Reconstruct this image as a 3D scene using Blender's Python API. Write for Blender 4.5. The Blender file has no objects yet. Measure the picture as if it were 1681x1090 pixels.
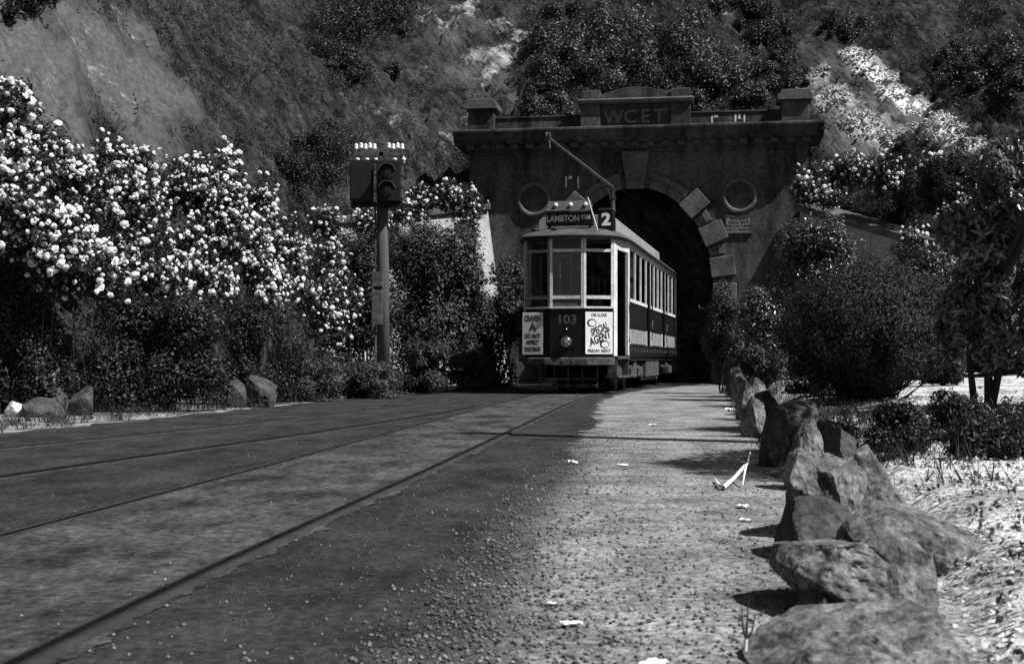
import bpy, bmesh, math, random
import numpy as np
from mathutils import Vector, Matrix, Euler, noise
from mathutils.bvhtree import BVHTree

# ------------------------------------------------------------------ camera, sky, sun, exposure
scene = bpy.context.scene
COL = scene.collection
CAM_H = 0.74          # camera height above the rails
F_PX = 2100.0         # focal length in pixels of the 1681 px wide photograph
HOR = 590.0           # horizon row in the photograph
cam_data = bpy.data.cameras.new('camera')
cam = bpy.data.objects.new('camera', cam_data)
COL.objects.link(cam)
cam.location = (0, 0, CAM_H)
cam.rotation_euler = (math.radians(90), 0, 0)
cam_data.sensor_width = 36.0
cam_data.lens = 36.0 * F_PX / 1681.0
cam_data.shift_y = (HOR - 545.0) / 1681.0
cam_data.clip_start = 0.05
cam_data.clip_end = 2000
cam_data.dof.use_dof = True
cam_data.dof.focus_distance = 27.0
cam_data.dof.aperture_fstop = 8.0
scene.camera = cam

SUN_EL = math.radians(52.5)
SUN_DIR = Vector((0.895 * math.cos(SUN_EL), -0.446 * math.cos(SUN_EL), math.sin(SUN_EL))).normalized()
world = bpy.data.worlds.new('World')
scene.world = world
world.use_nodes = True
wn = world.node_tree
wn.nodes.clear()
sky = wn.nodes.new('ShaderNodeTexSky')
sky.sky_type = 'NISHITA'
sky.sun_disc = False
sky.sun_elevation = SUN_EL
sky.sun_rotation = math.atan2(SUN_DIR.x, SUN_DIR.y)
bw = wn.nodes.new('ShaderNodeRGBToBW')
bg = wn.nodes.new('ShaderNodeBackground')
bg.inputs['Strength'].default_value = 0.05
wo = wn.nodes.new('ShaderNodeOutputWorld')
wn.links.new(sky.outputs[0], bw.inputs[0])
wn.links.new(bw.outputs[0], bg.inputs['Color'])
wn.links.new(bg.outputs[0], wo.inputs['Surface'])
sun_data = bpy.data.lights.new('sun', 'SUN')
sun_data.energy = 5.0
sun_data.angle = math.radians(0.5)
sun_data.color = (1, 1, 1)
sun = bpy.data.objects.new('sun', sun_data)
COL.objects.link(sun)
sun.rotation_euler = (-SUN_DIR).to_track_quat('-Z', 'Y').to_euler()
sun.location = SUN_DIR * 80
scene.view_settings.view_transform = 'Standard'
scene.view_settings.look = 'None'
scene.view_settings.gamma = 1.0
scene.view_settings.exposure = 0.5
scene.view_settings.use_curve_mapping = False
scene.cycles.max_bounces = 4
scene.cycles.diffuse_bounces = 2
scene.cycles.glossy_bounces = 2
scene.cycles.transparent_max_bounces = 8

rng = np.random.default_rng(7)
random.seed(7)

# ------------------------------------------------------------------ helpers
def at(px, py, Y):
    """world point seen at a place of the photograph, at a known distance"""
    return Vector(((px - 840.5) * Y / F_PX, Y, CAM_H + (HOR - py) * Y / F_PX))

def tag(o, label=None, cat=None, group=None, kind=None):
    if label: o['label'] = label
    if cat: o['category'] = cat
    if group: o['group'] = group
    if kind: o['kind'] = kind
    return o

def empty(name, loc=(0, 0, 0), rz=0.0, label=None, cat=None, group=None):
    o = bpy.data.objects.new(name, None)
    o.empty_display_size = 0.2
    o.location = loc
    o.rotation_euler = (0, 0, rz)
    COL.objects.link(o)
    return tag(o, label, cat, group)

def link(name, me, mat=None, parent=None, loc=(0, 0, 0), rot=(0, 0, 0), scale=(1, 1, 1)):
    o = bpy.data.objects.new(name, me)
    if mat is not None and len(me.materials) == 0:
        me.materials.append(mat)
    o.location = loc
    o.rotation_euler = rot
    o.scale = scale
    if parent is not None:
        o.parent = parent
    COL.objects.link(o)
    return o

class MB:
    """collects shapes, builds ONE mesh object"""
    def __init__(self):
        self.v = []; self.f = []
    def add(self, vs, fs):
        n = len(self.v)
        self.v += [tuple(p) for p in vs]
        self.f += [tuple(i + n for i in f) for f in fs]
        return self
    def hexa(self, p):
        return self.add(p, [(0, 3, 2, 1), (4, 5, 6, 7), (0, 1, 5, 4), (1, 2, 6, 5), (2, 3, 7, 6), (3, 0, 4, 7)])
    def box(self, x0, x1, y0, y1, z0, z1):
        return self.hexa([(x0, y0, z0), (x1, y0, z0), (x1, y1, z0), (x0, y1, z0), (x0, y0, z1), (x1, y0, z1), (x1, y1, z1), (x0, y1, z1)])
    def slab(self, a, b, z0, z1, t0, t1):
        """upright board along plan line a->b; t0..t1 = depth range to the inside (left normal)"""
        ax, ay = a; bx, by = b
        L = math.hypot(bx - ax, by - ay); nx, ny = -(by - ay) / L, (bx - ax) / L
        q = [(ax + nx * t0, ay + ny * t0), (bx + nx * t0, by + ny * t0), (bx + nx * t1, by + ny * t1), (ax + nx * t1, ay + ny * t1)]
        return self.hexa([(x, y, z0) for x, y in q] + [(x, y, z1) for x, y in q])
    def prism(self, poly, axis, a, b):
        """polygon (2D) extruded along axis 'x','y' or 'z' from a to b"""
        n = len(poly)
        def P(u, w, t):
            return {'x': (t, u, w), 'y': (u, t, w), 'z': (u, w, t)}[axis]
        vs = [P(u, w, a) for u, w in poly] + [P(u, w, b) for u, w in poly]
        fs = [tuple(range(n))[::-1], tuple(range(n, 2 * n))] + [(i, (i + 1) % n, n + (i + 1) % n, n + i) for i in range(n)]
        return self.add(vs, fs)
    def tube(self, path, rad, seg=8, cap=True):
        path = [Vector(p) for p in path]
        if not hasattr(rad, '__len__'): rad = [rad] * len(path)
        vs = []; fs = []
        for i, p in enumerate(path):
            t = (path[min(i + 1, len(path) - 1)] - path[max(i - 1, 0)])
            if t.length < 1e-9: t = Vector((0, 0, 1))
            t.normalize()
            u = t.cross(Vector((0, 0, 1)))
            if u.length < 1e-3: u = t.cross(Vector((1, 0, 0)))
            u.normalize(); w = t.cross(u)
            for k in range(seg):
                a = 2 * math.pi * k / seg
                vs.append(p + (u * math.cos(a) + w * math.sin(a)) * rad[i])
        for i in range(len(path) - 1):
            for k in range(seg):
                k2 = (k + 1) % seg
                fs.append((i * seg + k, i * seg + k2, (i + 1) * seg + k2, (i + 1) * seg + k))
        if cap:
            fs.append(tuple(range(seg))[::-1]); fs.append(tuple((len(path) - 1) * seg + k for k in range(seg)))
        return self.add(vs, fs)
    def lathe(self, prof, axis='z', o=(0, 0, 0), seg=24):
        """prof = [(radius, along)]"""
        vs = []; fs = []
        for r, h in prof:
            for k in range(seg):
                a = 2 * math.pi * k / seg; c, s = r * math.cos(a), r * math.sin(a)
                p = {'z': (c, s, h), 'y': (c, h, s), 'x': (h, c, s)}[axis]
                vs.append((p[0] + o[0], p[1] + o[1], p[2] + o[2]))
        for i in range(len(prof) - 1):
            for k in range(seg):
                k2 = (k + 1) % seg
                fs.append((i * seg + k, i * seg + k2, (i + 1) * seg + k2, (i + 1) * seg + k))
        fs.append(tuple(range(seg))); fs.append(tuple((len(prof) - 1) * seg + k for k in range(seg))[::-1])
        return self.add(vs, fs)
    def mesh(self, name, bevel=0.0, smooth=False, bseg=1):
        me = bpy.data.meshes.new(name)
        me.from_pydata(self.v, [], self.f)
        bm = bmesh.new(); bm.from_mesh(me)
        bmesh.ops.recalc_face_normals(bm, faces=bm.faces)
        if bevel > 0:
            es = [e for e in bm.edges if len(e.link_faces) == 2 and e.calc_face_angle(0) > 0.5]
            bmesh.ops.bevel(bm, geom=es, offset=bevel, segments=bseg, profile=0.7, affect='EDGES', clamp_overlap=True)
        bm.to_mesh(me); bm.free()
        if smooth: me.polygons.foreach_set('use_smooth', [True] * len(me.polygons))
        return me
    def build(self, name, mat, parent=None, loc=(0, 0, 0), rot=(0, 0, 0), bevel=0.0, smooth=False):
        return link(name, self.mesh(name, bevel, smooth), mat, parent, loc, rot)

def np_mesh(name, V, F):
    """V (n,3), F (m,k) -> mesh, fast"""
    me = bpy.data.meshes.new(name)
    k = F.shape[1]
    me.vertices.add(len(V)); me.vertices.foreach_set('co', V.astype(np.float32).ravel())
    me.loops.add(F.size); me.loops.foreach_set('vertex_index', F.astype(np.int32).ravel())
    me.polygons.add(len(F)); me.polygons.foreach_set('loop_start', np.arange(0, F.size, k, dtype=np.int32))
    me.polygons.foreach_set('loop_total', np.full(len(F), k, dtype=np.int32))
    me.update(calc_edges=True)
    return me

def unit(a):
    return a / np.maximum(np.linalg.norm(a, axis=1, keepdims=True), 1e-9)

# ------------------------------------------------------------------ materials (all neutral: the photograph is black and white)
def g(v): return (v, v, v, 1)

def MAT(name, lo, hi, scale=4.0, rough=0.8, bump=0.0, bscale=30.0, spec=0.3, stretch=(1, 1, 1), coords='Object', detail=8.0, metallic=0.0, fine=0.0, fscale=120.0, island=0.0, nrough=0.6, coat=0.0, con=0.18, turn=None):
    m = bpy.data.materials.new(name); m.use_nodes = True
    nt = m.node_tree; N = nt.nodes; Lk = nt.links
    b = N['Principled BSDF']
    if coords == 'World':
        src = N.new('ShaderNodeNewGeometry').outputs['Position']
    else:
        src = N.new('ShaderNodeTexCoord').outputs['Object']
    mp = N.new('ShaderNodeMapping'); mp.inputs['Scale'].default_value = stretch
    if turn is not None:
        m0 = N.new('ShaderNodeMapping'); m0.inputs['Rotation'].default_value = (0, turn, 0)
        Lk.new(src, m0.inputs['Vector']); Lk.new(m0.outputs[0], mp.inputs['Vector'])
    else:
        Lk.new(src, mp.inputs['Vector'])
    no = N.new('ShaderNodeTexNoise'); no.inputs['Scale'].default_value = scale; no.inputs['Detail'].default_value = detail
    no.inputs['Roughness'].default_value = nrough
    Lk.new(mp.outputs[0], no.inputs['Vector'])
    cr = N.new('ShaderNodeMapRange')
    cr.inputs['From Min'].default_value = 0.5 - con; cr.inputs['From Max'].default_value = 0.5 + con
    cr.inputs['To Min'].default_value = lo; cr.inputs['To Max'].default_value = hi
    Lk.new(no.outputs[0], cr.inputs['Value'])
    val = cr.outputs[0]
    if fine > 0:
        n2 = N.new('ShaderNodeTexNoise'); n2.inputs['Scale'].default_value = fscale; n2.inputs['Detail'].default_value = 3
        Lk.new(src, n2.inputs['Vector'])
        r2 = N.new('ShaderNodeMapRange'); r2.inputs['From Min'].default_value = 0.3; r2.inputs['From Max'].default_value = 0.7
        r2.inputs['To Min'].default_value = 1 - fine; r2.inputs['To Max'].default_value = 1 + fine
        Lk.new(n2.outputs[0], r2.inputs['Value'])
        mu = N.new('ShaderNodeMath'); mu.operation = 'MULTIPLY'
        Lk.new(val, mu.inputs[0]); Lk.new(r2.outputs[0], mu.inputs[1]); val = mu.outputs[0]
    if island > 0:
        ge = N.new('ShaderNodeNewGeometry')
        r3 = N.new('ShaderNodeMapRange'); r3.inputs['To Min'].default_value = 1 - island; r3.inputs['To Max'].default_value = 1 + island
        Lk.new(ge.outputs['Random Per Island'], r3.inputs['Value'])
        mu = N.new('ShaderNodeMath'); mu.operation = 'MULTIPLY'
        Lk.new(val, mu.inputs[0]); Lk.new(r3.outputs[0], mu.inputs[1]); val = mu.outputs[0]
    Lk.new(val, b.inputs['Base Color'])
    b.inputs['Roughness'].default_value = rough
    b.inputs['Specular IOR Level'].default_value = spec
    b.inputs['Metallic'].default_value = metallic
    b.inputs['Coat Weight'].default_value = coat
    if bump > 0:
        nb = N.new('ShaderNodeTexNoise'); nb.inputs['Scale'].default_value = bscale; nb.inputs['Detail'].default_value = 6
        Lk.new(mp.outputs[0], nb.inputs['Vector'])
        bp = N.new('ShaderNodeBump'); bp.inputs['Strength'].default_value = min(1.0, bump); bp.inputs['Distance'].default_value = 0.6 / bscale
        Lk.new(nb.outputs[0], bp.inputs['Height']); Lk.new(bp.outputs[0], b.inputs['Normal'])
    return m

def LEAF(name, lo, hi, rough=0.4, spec=0.4, trans=0.2):
    m = MAT(name, lo, hi, scale=1.6, rough=rough, spec=spec, island=0.45)
    nt = m.node_tree; N = nt.nodes; Lk = nt.links
    b = N['Principled BSDF']; out = N['Material Output']
    t = N.new('ShaderNodeBsdfTranslucent')
    Lk.new(b.inputs['Base Color'].links[0].from_socket, t.inputs['Color'])
    mx = N.new('ShaderNodeMixShader'); mx.inputs[0].default_value = trans
    Lk.new(b.outputs[0], mx.inputs[1]); Lk.new(t.outputs[0], mx.inputs[2]); Lk.new(mx.outputs[0], out.inputs['Surface'])
    return m

def GLASS(name):
    m = bpy.data.materials.new(name); m.use_nodes = True
    nt = m.node_tree; N = nt.nodes; Lk = nt.links
    N.remove(N['Principled BSDF']); out = N['Material Output']
    tr = N.new('ShaderNodeBsdfTransparent'); tr.inputs[0].default_value = g(0.75)
    gl = N.new('ShaderNodeBsdfGlossy'); gl.inputs['Roughness'].default_value = 0.03; gl.inputs['Color'].default_value = g(0.9)
    fr = N.new('ShaderNodeFresnel'); fr.inputs[0].default_value = 1.5
    mx = N.new('ShaderNodeMixShader')
    Lk.new(fr.outputs[0], mx.inputs[0]); Lk.new(tr.outputs[0], mx.inputs[1]); Lk.new(gl.outputs[0], mx.inputs[2]); Lk.new(mx.outputs[0], out.inputs['Surface'])
    return m

m_gravel = MAT('pale_gravel', 0.08, 0.33, scale=1.6, rough=0.95, bump=1.0, bscale=40, coords='World', fine=0.6, fscale=34, spec=0.1, nrough=0.75, detail=10, con=0.11)
m_asphalt = MAT('tar_seal', 0.01, 0.04, scale=1.5, rough=0.92, bump=0.8, bscale=60, coords='World', stretch=(1.3, 0.7, 1), fine=0.55, fscale=26, spec=0.2, nrough=0.78, detail=12, con=0.11)
m_trackbed = MAT('worn_track_bed', 0.01, 0.082, scale=1.7, rough=0.92, bump=0.9, bscale=40, coords='World', stretch=(1.3, 0.7, 1), fine=0.6, fscale=22, spec=0.2, nrough=0.78, detail=12, con=0.11)
m_rail = MAT('rail_steel', 0.02, 0.045, scale=6, rough=0.7, coords='World', spec=0.2)
m_groove = MAT('groove_shade_black', 0.003, 0.008, scale=6, rough=0.9, coords='World', spec=0.05)  # the shade of a deep groove is put into this near-black colour
m_litter = MAT('dry_soil', 0.24, 0.6, scale=2.2, rough=0.95, bump=1.0, bscale=22, coords='World', fine=0.5, fscale=24, spec=0.1, con=0.11)
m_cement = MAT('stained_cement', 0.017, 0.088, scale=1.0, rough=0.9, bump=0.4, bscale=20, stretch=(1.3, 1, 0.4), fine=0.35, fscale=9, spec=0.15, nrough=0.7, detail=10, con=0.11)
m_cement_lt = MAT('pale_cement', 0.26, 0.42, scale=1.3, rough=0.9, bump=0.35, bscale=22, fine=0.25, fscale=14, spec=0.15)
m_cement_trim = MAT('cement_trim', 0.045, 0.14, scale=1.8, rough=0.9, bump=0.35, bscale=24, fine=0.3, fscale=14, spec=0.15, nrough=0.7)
m_lining = MAT('shade_black_brick', 0.003, 0.007, scale=2, rough=0.9, spec=0.05)  # near-black colour deepens the shade inside the tunnel
m_whitewash = MAT('whitewash', 0.6, 0.8, scale=8, rough=0.9)
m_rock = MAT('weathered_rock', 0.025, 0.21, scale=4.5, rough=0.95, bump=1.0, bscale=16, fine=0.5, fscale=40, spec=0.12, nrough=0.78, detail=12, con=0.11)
m_rock_dk = MAT('dark_rock', 0.025, 0.09, scale=4, rough=0.95, bump=0.8, bscale=28, fine=0.35, fscale=30, spec=0.15)  # also darkens border rocks that lie in shade
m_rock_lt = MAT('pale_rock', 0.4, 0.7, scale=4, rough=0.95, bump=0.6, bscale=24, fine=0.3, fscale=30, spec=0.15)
m_pebble = MAT('pebble', 0.06, 0.26, scale=3, rough=0.95, island=0.7, spec=0.1)
m_bark = MAT('bark', 0.014, 0.04, scale=14, rough=0.95, bump=0.6, bscale=40, stretch=(1, 1, 0.3), spec=0.1)
m_wood = MAT('weathered_pole_wood', 0.05, 0.11, scale=9, rough=0.9, bump=0.4, bscale=40, stretch=(3, 3, 0.15), spec=0.15)
m_black = MAT('black_iron', 0.004, 0.01, scale=6, rough=0.6, spec=0.3)
m_iron = MAT('grimy_iron', 0.025, 0.095, scale=9, rough=0.75, bump=0.3, bscale=60, spec=0.3)
m_porcelain = MAT('porcelain', 0.75, 0.85, scale=5, rough=0.2, spec=0.5)
m_dash = MAT('dark_gloss_paint', 0.004, 0.008, scale=5, rough=0.38, spec=0.28)
m_cream = MAT('cream_paint', 0.42, 0.8, scale=3.5, rough=0.5, spec=0.35, fine=0.2, fscale=30, nrough=.75)
m_creamd = MAT('dirty_and_shaded_cream', 0.15, 0.3, scale=6, rough=0.6, spec=0.3, fine=0.15, fscale=40)  # doubles as the shaded copy of the cream on the left front window
m_brown = MAT('dark_varnished_panel', 0.004, 0.009, scale=5, rough=0.4, spec=0.4)
m_roof = MAT('painted_canvas_roof', 0.05, 0.1, scale=4, rough=0.75, bump=0.2, bscale=30, fine=0.2, fscale=50, spec=0.2)
m_canvas = MAT('pale_canvas', 0.18, 0.3, scale=4, rough=0.85, bump=0.2, bscale=40, fine=0.2, fscale=60, spec=0.15)
m_grey = MAT('grey_paint', 0.05, 0.09, scale=6, rough=0.6, fine=0.15, fscale=40)
m_inside = MAT('dark_interior_wood', 0.005, 0.012, scale=5, rough=0.7, spec=0.2)
m_paper = MAT('white_paper', 0.72, 0.84, scale=6, rough=0.7, spec=0.2)
m_paperd = MAT('grey_paper', 0.55, 0.66, scale=6, rough=0.7, spec=0.2)
m_ink = MAT('black_ink', 0.012, 0.02, scale=6, rough=0.7, spec=0.2)
m_goldleaf = MAT('dull_gilt', 0.05, 0.1, scale=20, rough=0.5, spec=0.3)
m_chrome = MAT('plated_metal', 0.5, 0.7, scale=6, rough=0.15, metallic=1.0)
m_glass = GLASS('window_glass')
m_lens = MAT('signal_lens', 0.03, 0.05, scale=5, rough=0.15, spec=0.6)
m_bloom = LEAF('white_petal', 0.72, 0.86, rough=0.6, spec=0.2, trans=0.15)
def vary(m, lo, hi):
    nt = m.node_tree; N = nt.nodes; Lk = nt.links
    oi = N.new('ShaderNodeObjectInfo'); mr = N.new('ShaderNodeMapRange'); mr.inputs['To Min'].default_value = lo; mr.inputs['To Max'].default_value = hi
    Lk.new(oi.outputs['Random'], mr.inputs['Value'])
    src = N['Principled BSDF'].inputs['Base Color'].links[0].from_socket
    mu = N.new('ShaderNodeMath'); mu.operation = 'MULTIPLY'; Lk.new(src, mu.inputs[0]); Lk.new(mr.outputs[0], mu.inputs[1])
    Lk.new(mu.outputs[0], N['Principled BSDF'].inputs['Base Color'])
vary(m_bloom, 0.78, 1.0)
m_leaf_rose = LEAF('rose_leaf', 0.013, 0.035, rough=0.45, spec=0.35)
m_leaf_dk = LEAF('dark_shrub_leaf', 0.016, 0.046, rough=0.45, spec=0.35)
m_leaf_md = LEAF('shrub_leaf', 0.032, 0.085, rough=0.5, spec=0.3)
m_leaf_gl = LEAF('glossy_leaf', 0.04, 0.12, rough=0.30, spec=1.0)
m_leaf_scrub = LEAF('hill_scrub_leaf', 0.026, 0.105, rough=0.45, spec=0.4)
m_needle = LEAF('broom_needle', 0.024, 0.07, rough=0.6, spec=0.2)
m_grass = LEAF('dry_grass', 0.018, 0.08, rough=0.7, spec=0.15)
m_grass_dk = LEAF('green_grass', 0.014, 0.05, rough=0.65, spec=0.2)
m_deadleaf = LEAF('dead_leaf', 0.2, 0.7, rough=0.8, spec=0.15)

# ------------------------------------------------------------------ ground, road, rails
def interp(pts, y):
    pts = sorted(pts, key=lambda p: p[1])
    return float(np.interp(y, [p[1] for p in pts], [p[0] for p in pts]))

ROCKLINE = [(0.75, 2.0), (0.9, 3.4), (1.45, 6.0), (2.6, 14.0), (5.2, 31.0), (6.3, 38.0)]
def bed_z(X, Y):
    e = X - interp(ROCKLINE, Y) - 0.12
    if e < 0: return -0.06
    s = min(1.0, e / 0.5); s = s * s * (3 - 2 * s)
    return -0.06 + s * (0.13 + 0.020 * max(0, Y - 3)) + 0.045 * min(e, 6) + 0.03 * noise.noise(Vector((X * 1.5, Y * 1.5, 3)))
def ground_z(X, Y):
    return max(0.0, bed_z(X, Y))

b = MB(); b.add([(-320, -120, 0), (320, -120, 0), (320, 420, 0), (-320, 420, 0)], [(0, 1, 2, 3)])
gnd = b.build('ground', m_gravel); tag(gnd, kind='structure')

EDGE_L = [(-9.6, -6), (-7.9, 2), (-6.3, 8), (-5.1, 12.7), (-4.55, 15.5), (-3.5, 21.6), (-2.65, 25.5), (-1.45, 31), (1.3, 38), (1.7, 44)]
EDGE_R = [(-0.6, -6), (-0.38, 2), (-0.20, 4.3), (0.0, 6.8), (0.46, 10.4), (0.98, 15), (1.5, 22), (2.25, 27), (3.2, 31), (5.6, 38), (6.0, 44)]
def strip(name, fl, fr, y0, y1, n, z, mat, jag=0.0, nx=6):
    vs = []; fs = []
    for i in range(n + 1):
        y = y0 + (y1 - y0) * i / n
        a, c = fl(y), fr(y)
        if jag:
            a += jag * (noise.fractal(Vector((1.3, y * (2.2 if nx == 6 and n < 1000 else 5.0), 0)), 1.0, 2.0, 4)); c += jag * 1.0 * (noise.fractal(Vector((7.7, y * (3.6 if n < 1000 else 5.0), 5)), .7, 2.1, 6))
        for k in range(nx + 1):
            vs.append((a + (c - a) * k / nx, y, z))
    for i in range(n):
        for k in range(nx):
            q = i * (nx + 1) + k
            fs.append((q, q + 1, q + nx + 2, q + nx + 1))
    return np_mesh(name, np.array(vs), np.array(fs))
road = link('road', strip('road', lambda y: interp(EDGE_L, y), lambda y: interp(EDGE_R, y), -6, 44, 990, 0.004, m_asphalt, jag=0.16), m_asphalt)
tag(road, kind='structure')

m_path = MAT('trodden_gravel', 0.085, 0.285, scale=1.6, rough=0.95, bump=1.0, bscale=40, coords='World', fine=0.6, fscale=30, spec=0.1, nrough=0.78, detail=12, con=0.11)
def margin_mix(m):
    nt = m.node_tree; N = nt.nodes; Lk = nt.links; bs = N['Principled BSDF']
    a = N.new('ShaderNodeAttribute'); a.attribute_name = 'margin'
    geo = N.new('ShaderNodeNewGeometry')
    n1 = N.new('ShaderNodeTexNoise'); n1.inputs['Scale'].default_value = 9; n1.inputs['Detail'].default_value = 9; n1.inputs['Roughness'].default_value = 0.8
    Lk.new(geo.outputs['Position'], n1.inputs['Vector'])
    ad = N.new('ShaderNodeMath'); ad.operation = 'ADD'; Lk.new(a.outputs['Fac'], ad.inputs[0]); Lk.new(n1.outputs[0], ad.inputs[1])
    mr = N.new('ShaderNodeMapRange'); mr.inputs['From Min'].default_value = 0.72; mr.inputs['From Max'].default_value = 1.15; mr.clamp = True
    Lk.new(ad.outputs[0], mr.inputs['Value'])
    old = bs.inputs['Base Color'].links[0].from_socket
    mx = N.new('ShaderNodeMix'); mx.data_type = 'FLOAT'
    Lk.new(mr.outputs[0], mx.inputs[0]); Lk.new(old, mx.inputs[2]); mx.inputs[3].default_value = 0.045
    Lk.new(mx.outputs[0], bs.inputs['Base Color'])
margin_mix(m_path)
fp_me = strip('footpath', lambda y: interp(EDGE_R, y) - .35, lambda y: interp(ROCKLINE, y) + .15, 0.5, 37, 240, 0.002, m_path, nx=28)
mg = []
for v in fp_me.vertices:
    dd_ = v.co.x - interp(EDGE_R, v.co.y)
    mg.append((.72 * math.exp(-(max(0, dd_) / .36) ** 2) + .10 * noise.noise(Vector((v.co.x * 1.3, v.co.y * .8, 2)))) * (1.0 if v.co.y < 9 else max(0.0, 1 - (v.co.y - 9) / 6)))
fp_me.attributes.new('margin', 'FLOAT', 'POINT').data.foreach_set('value', np.array(mg, dtype=np.float32))
fp = link('footpath', fp_me, m_path); tag(fp, kind='structure')

CL = [(-2.35, -4), (-2.0, 0), (-1.78, 3.2), (-1.52, 5.4), (-1.15, 8.3), (-0.66, 12.5), (-0.13, 17), (0.30, 20.7), (1.17, 26.9), (2.5, 32.7), (4.3, 41.0), (7.3, 60)]
def smooth_curve(pts, n):
    ys = np.array([p[1] for p in pts]); xs = np.array([p[0] for p in pts])
    yy = np.linspace(ys[0], ys[-1], n); xx = np.interp(yy, ys, xs)
    w = max(3, int(n * 5.0 / (ys[-1] - ys[0]))) | 1
    k = np.hanning(w + 2)[1:-1]; k /= k.sum()
    xp = np.concatenate([2 * xx[0] - xx[1:w // 2 + 1][::-1], xx, 2 * xx[-1] - xx[-w // 2:-1][::-1]])
    xs2 = np.convolve(xp, k, 'same')[w // 2:w // 2 + n]
    return xs2, yy
cx, cy = smooth_curve(CL, 260)
def offset_curve(xs, ys, off):
    dx, dy = np.gradient(xs), np.gradient(ys); L = np.hypot(dx, dy)
    return xs + off * dy / L, ys - off * dx / L
lx_, ly_ = offset_curve(cx, cy, -0.66); rx_, ry_ = offset_curve(cx, cy, 0.66)
bedme = strip('track_bed', lambda y: float(np.interp(y, ly_, lx_)), lambda y: float(np.interp(y, ry_, rx_)), -3.5, 44, 1600, 0.008, m_trackbed, jag=0.05)
tb = link('track_bed', bedme, m_trackbed); tag(tb, kind='structure')

def rail(xs, ys, label, side=1, gw=0.054):
    """grooved tram rail: running head, sunk groove, check lip"""
    prof = [(-0.03, 0.0), (-0.03, 0.016), (0.020, 0.016), (0.022, 0.0095), (gw, 0.0095), (gw + .002, 0.015), (gw + .012, 0.015), (gw + .012, 0.0)]
    vs = []; fs = []; n = len(prof)
    for o, h in prof:
        ox, oy = offset_curve(xs, ys, -o * side)
        vs.append(np.stack([ox, oy, np.full_like(ox, h)], 1))
    V = np.stack(vs, 1).reshape(-1, 3)
    for i in range(len(xs) - 1):
        for k in range(n - 1):
            fs.append((i * n + k, i * n + k + 1, (i + 1) * n + k + 1, (i + 1) * n + k))
    me = np_mesh('tram_rail', V, np.array(fs)); me.materials.append(m_rail); me.materials.append(m_groove)
    me.polygons.foreach_set('material_index', np.tile(np.array([0, 0, 1, 1, 1, 0, 0], dtype=np.int32), len(xs) - 1))
    o = link('tram_rail', me, None)
    tag(o, label, 'rail', 'rails sunk in the road')
    return o
gx, gy = offset_curve(cx, cy, 0.61); rail(gx, gy, 'right-hand rail of the main track, nearest the gravel path', 1)
gx, gy = offset_curve(cx, cy, -0.61); rail(gx, gy, 'left-hand rail of the main track under the tram', -1)
ix, iy = smooth_curve([(-6.3, -3), (-4.4, 3), (-3.22, 8.05), (-2.7, 10.2), (-2.11, 12.4), (-1.08, 17.0), (-0.62, 19.6)], 120)
rail(ix, iy, 'thin rail of the side track that joins the main track', -1, 0.12)
ox_, oy_ = smooth_curve([(-7.6, -3), (-5.8, 4.5), (-4.16, 10.4), (-3.3, 13.1), (-2.67, 15.6), (-1.75, 19.4), (-0.85, 23.2), (-0.05, 25.9)], 120)
rail(ox_, oy_, 'faint outermost rail beside the left verge', 1, 0.10)

# ------------------------------------------------------------------ hill (a sheet that rises outward from the toe of the cutting)
TOE = [(-11.5, -4, 0.1, 1.3), (-10, 2, 0.2, 1.35), (-8.9, 10, 0.3, 1.45), (-7.8, 16, 0.6, 1.5), (-6.6, 22, 1.0, 1.5), (-5.8, 28, 1.8, 1.5), (-5.3, 33, 3.2, 1.35), (-5.0, 36, 4.3, 1.2), (-3.0, 38.7, 4.9, 1.1), (-1.5, 40.4, 5.6, 1.0),
       (-0.6, 41.0, 7.0, 0.95), (2, 40.6, 7.5, 0.95), (6, 40.0, 7.5, 0.95), (9.1, 39.5, 7.2, 0.9), (9.6, 38.7, 5.6, 0.82), (10.6, 36, 4.6, 0.78), (11.4, 33.2, 3.6, 0.76), (10.9, 28, 2.4, 0.76), (9.6, 22, 1.3, 0.78), (8.3, 14, 0.8, 0.8), (7.2, 8, 0.6, 0.9), (6.4, 2, 0.5, 0.85), (6.0, -4, 0.4, 0.8)]
T = np.array(TOE); seg = np.hypot(np.diff(T[:, 0]), np.diff(T[:, 1])); S = np.concatenate([[0], np.cumsum(seg)])
NT, ND = 820, 230
st = np.linspace(0, S[-1], NT)
tx, ty, tz, tsl = [np.interp(st, S, T[:, k]) for k in range(4)]
def smooth1(a, w):
    k = np.hanning(w + 2)[1:-1]; k /= k.sum()
    ap = np.concatenate([np.full(w, a[0]), a, np.full(w, a[-1])])
    return np.convolve(ap, k, 'same')[w:-w]
dxs, dys = np.gradient(tx), np.gradient(ty)
nx_, ny_ = smooth1(-dys, 73), smooth1(dxs, 73); nl = np.hypot(nx_, ny_); nx_, ny_ = nx_ / nl, ny_ / nl
tz = smooth1(tz, 13)
dd = 46 * (np.arange(ND) / (ND - 1)) ** 1.55
HV = np.zeros((NT, ND + 1, 3))
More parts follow.
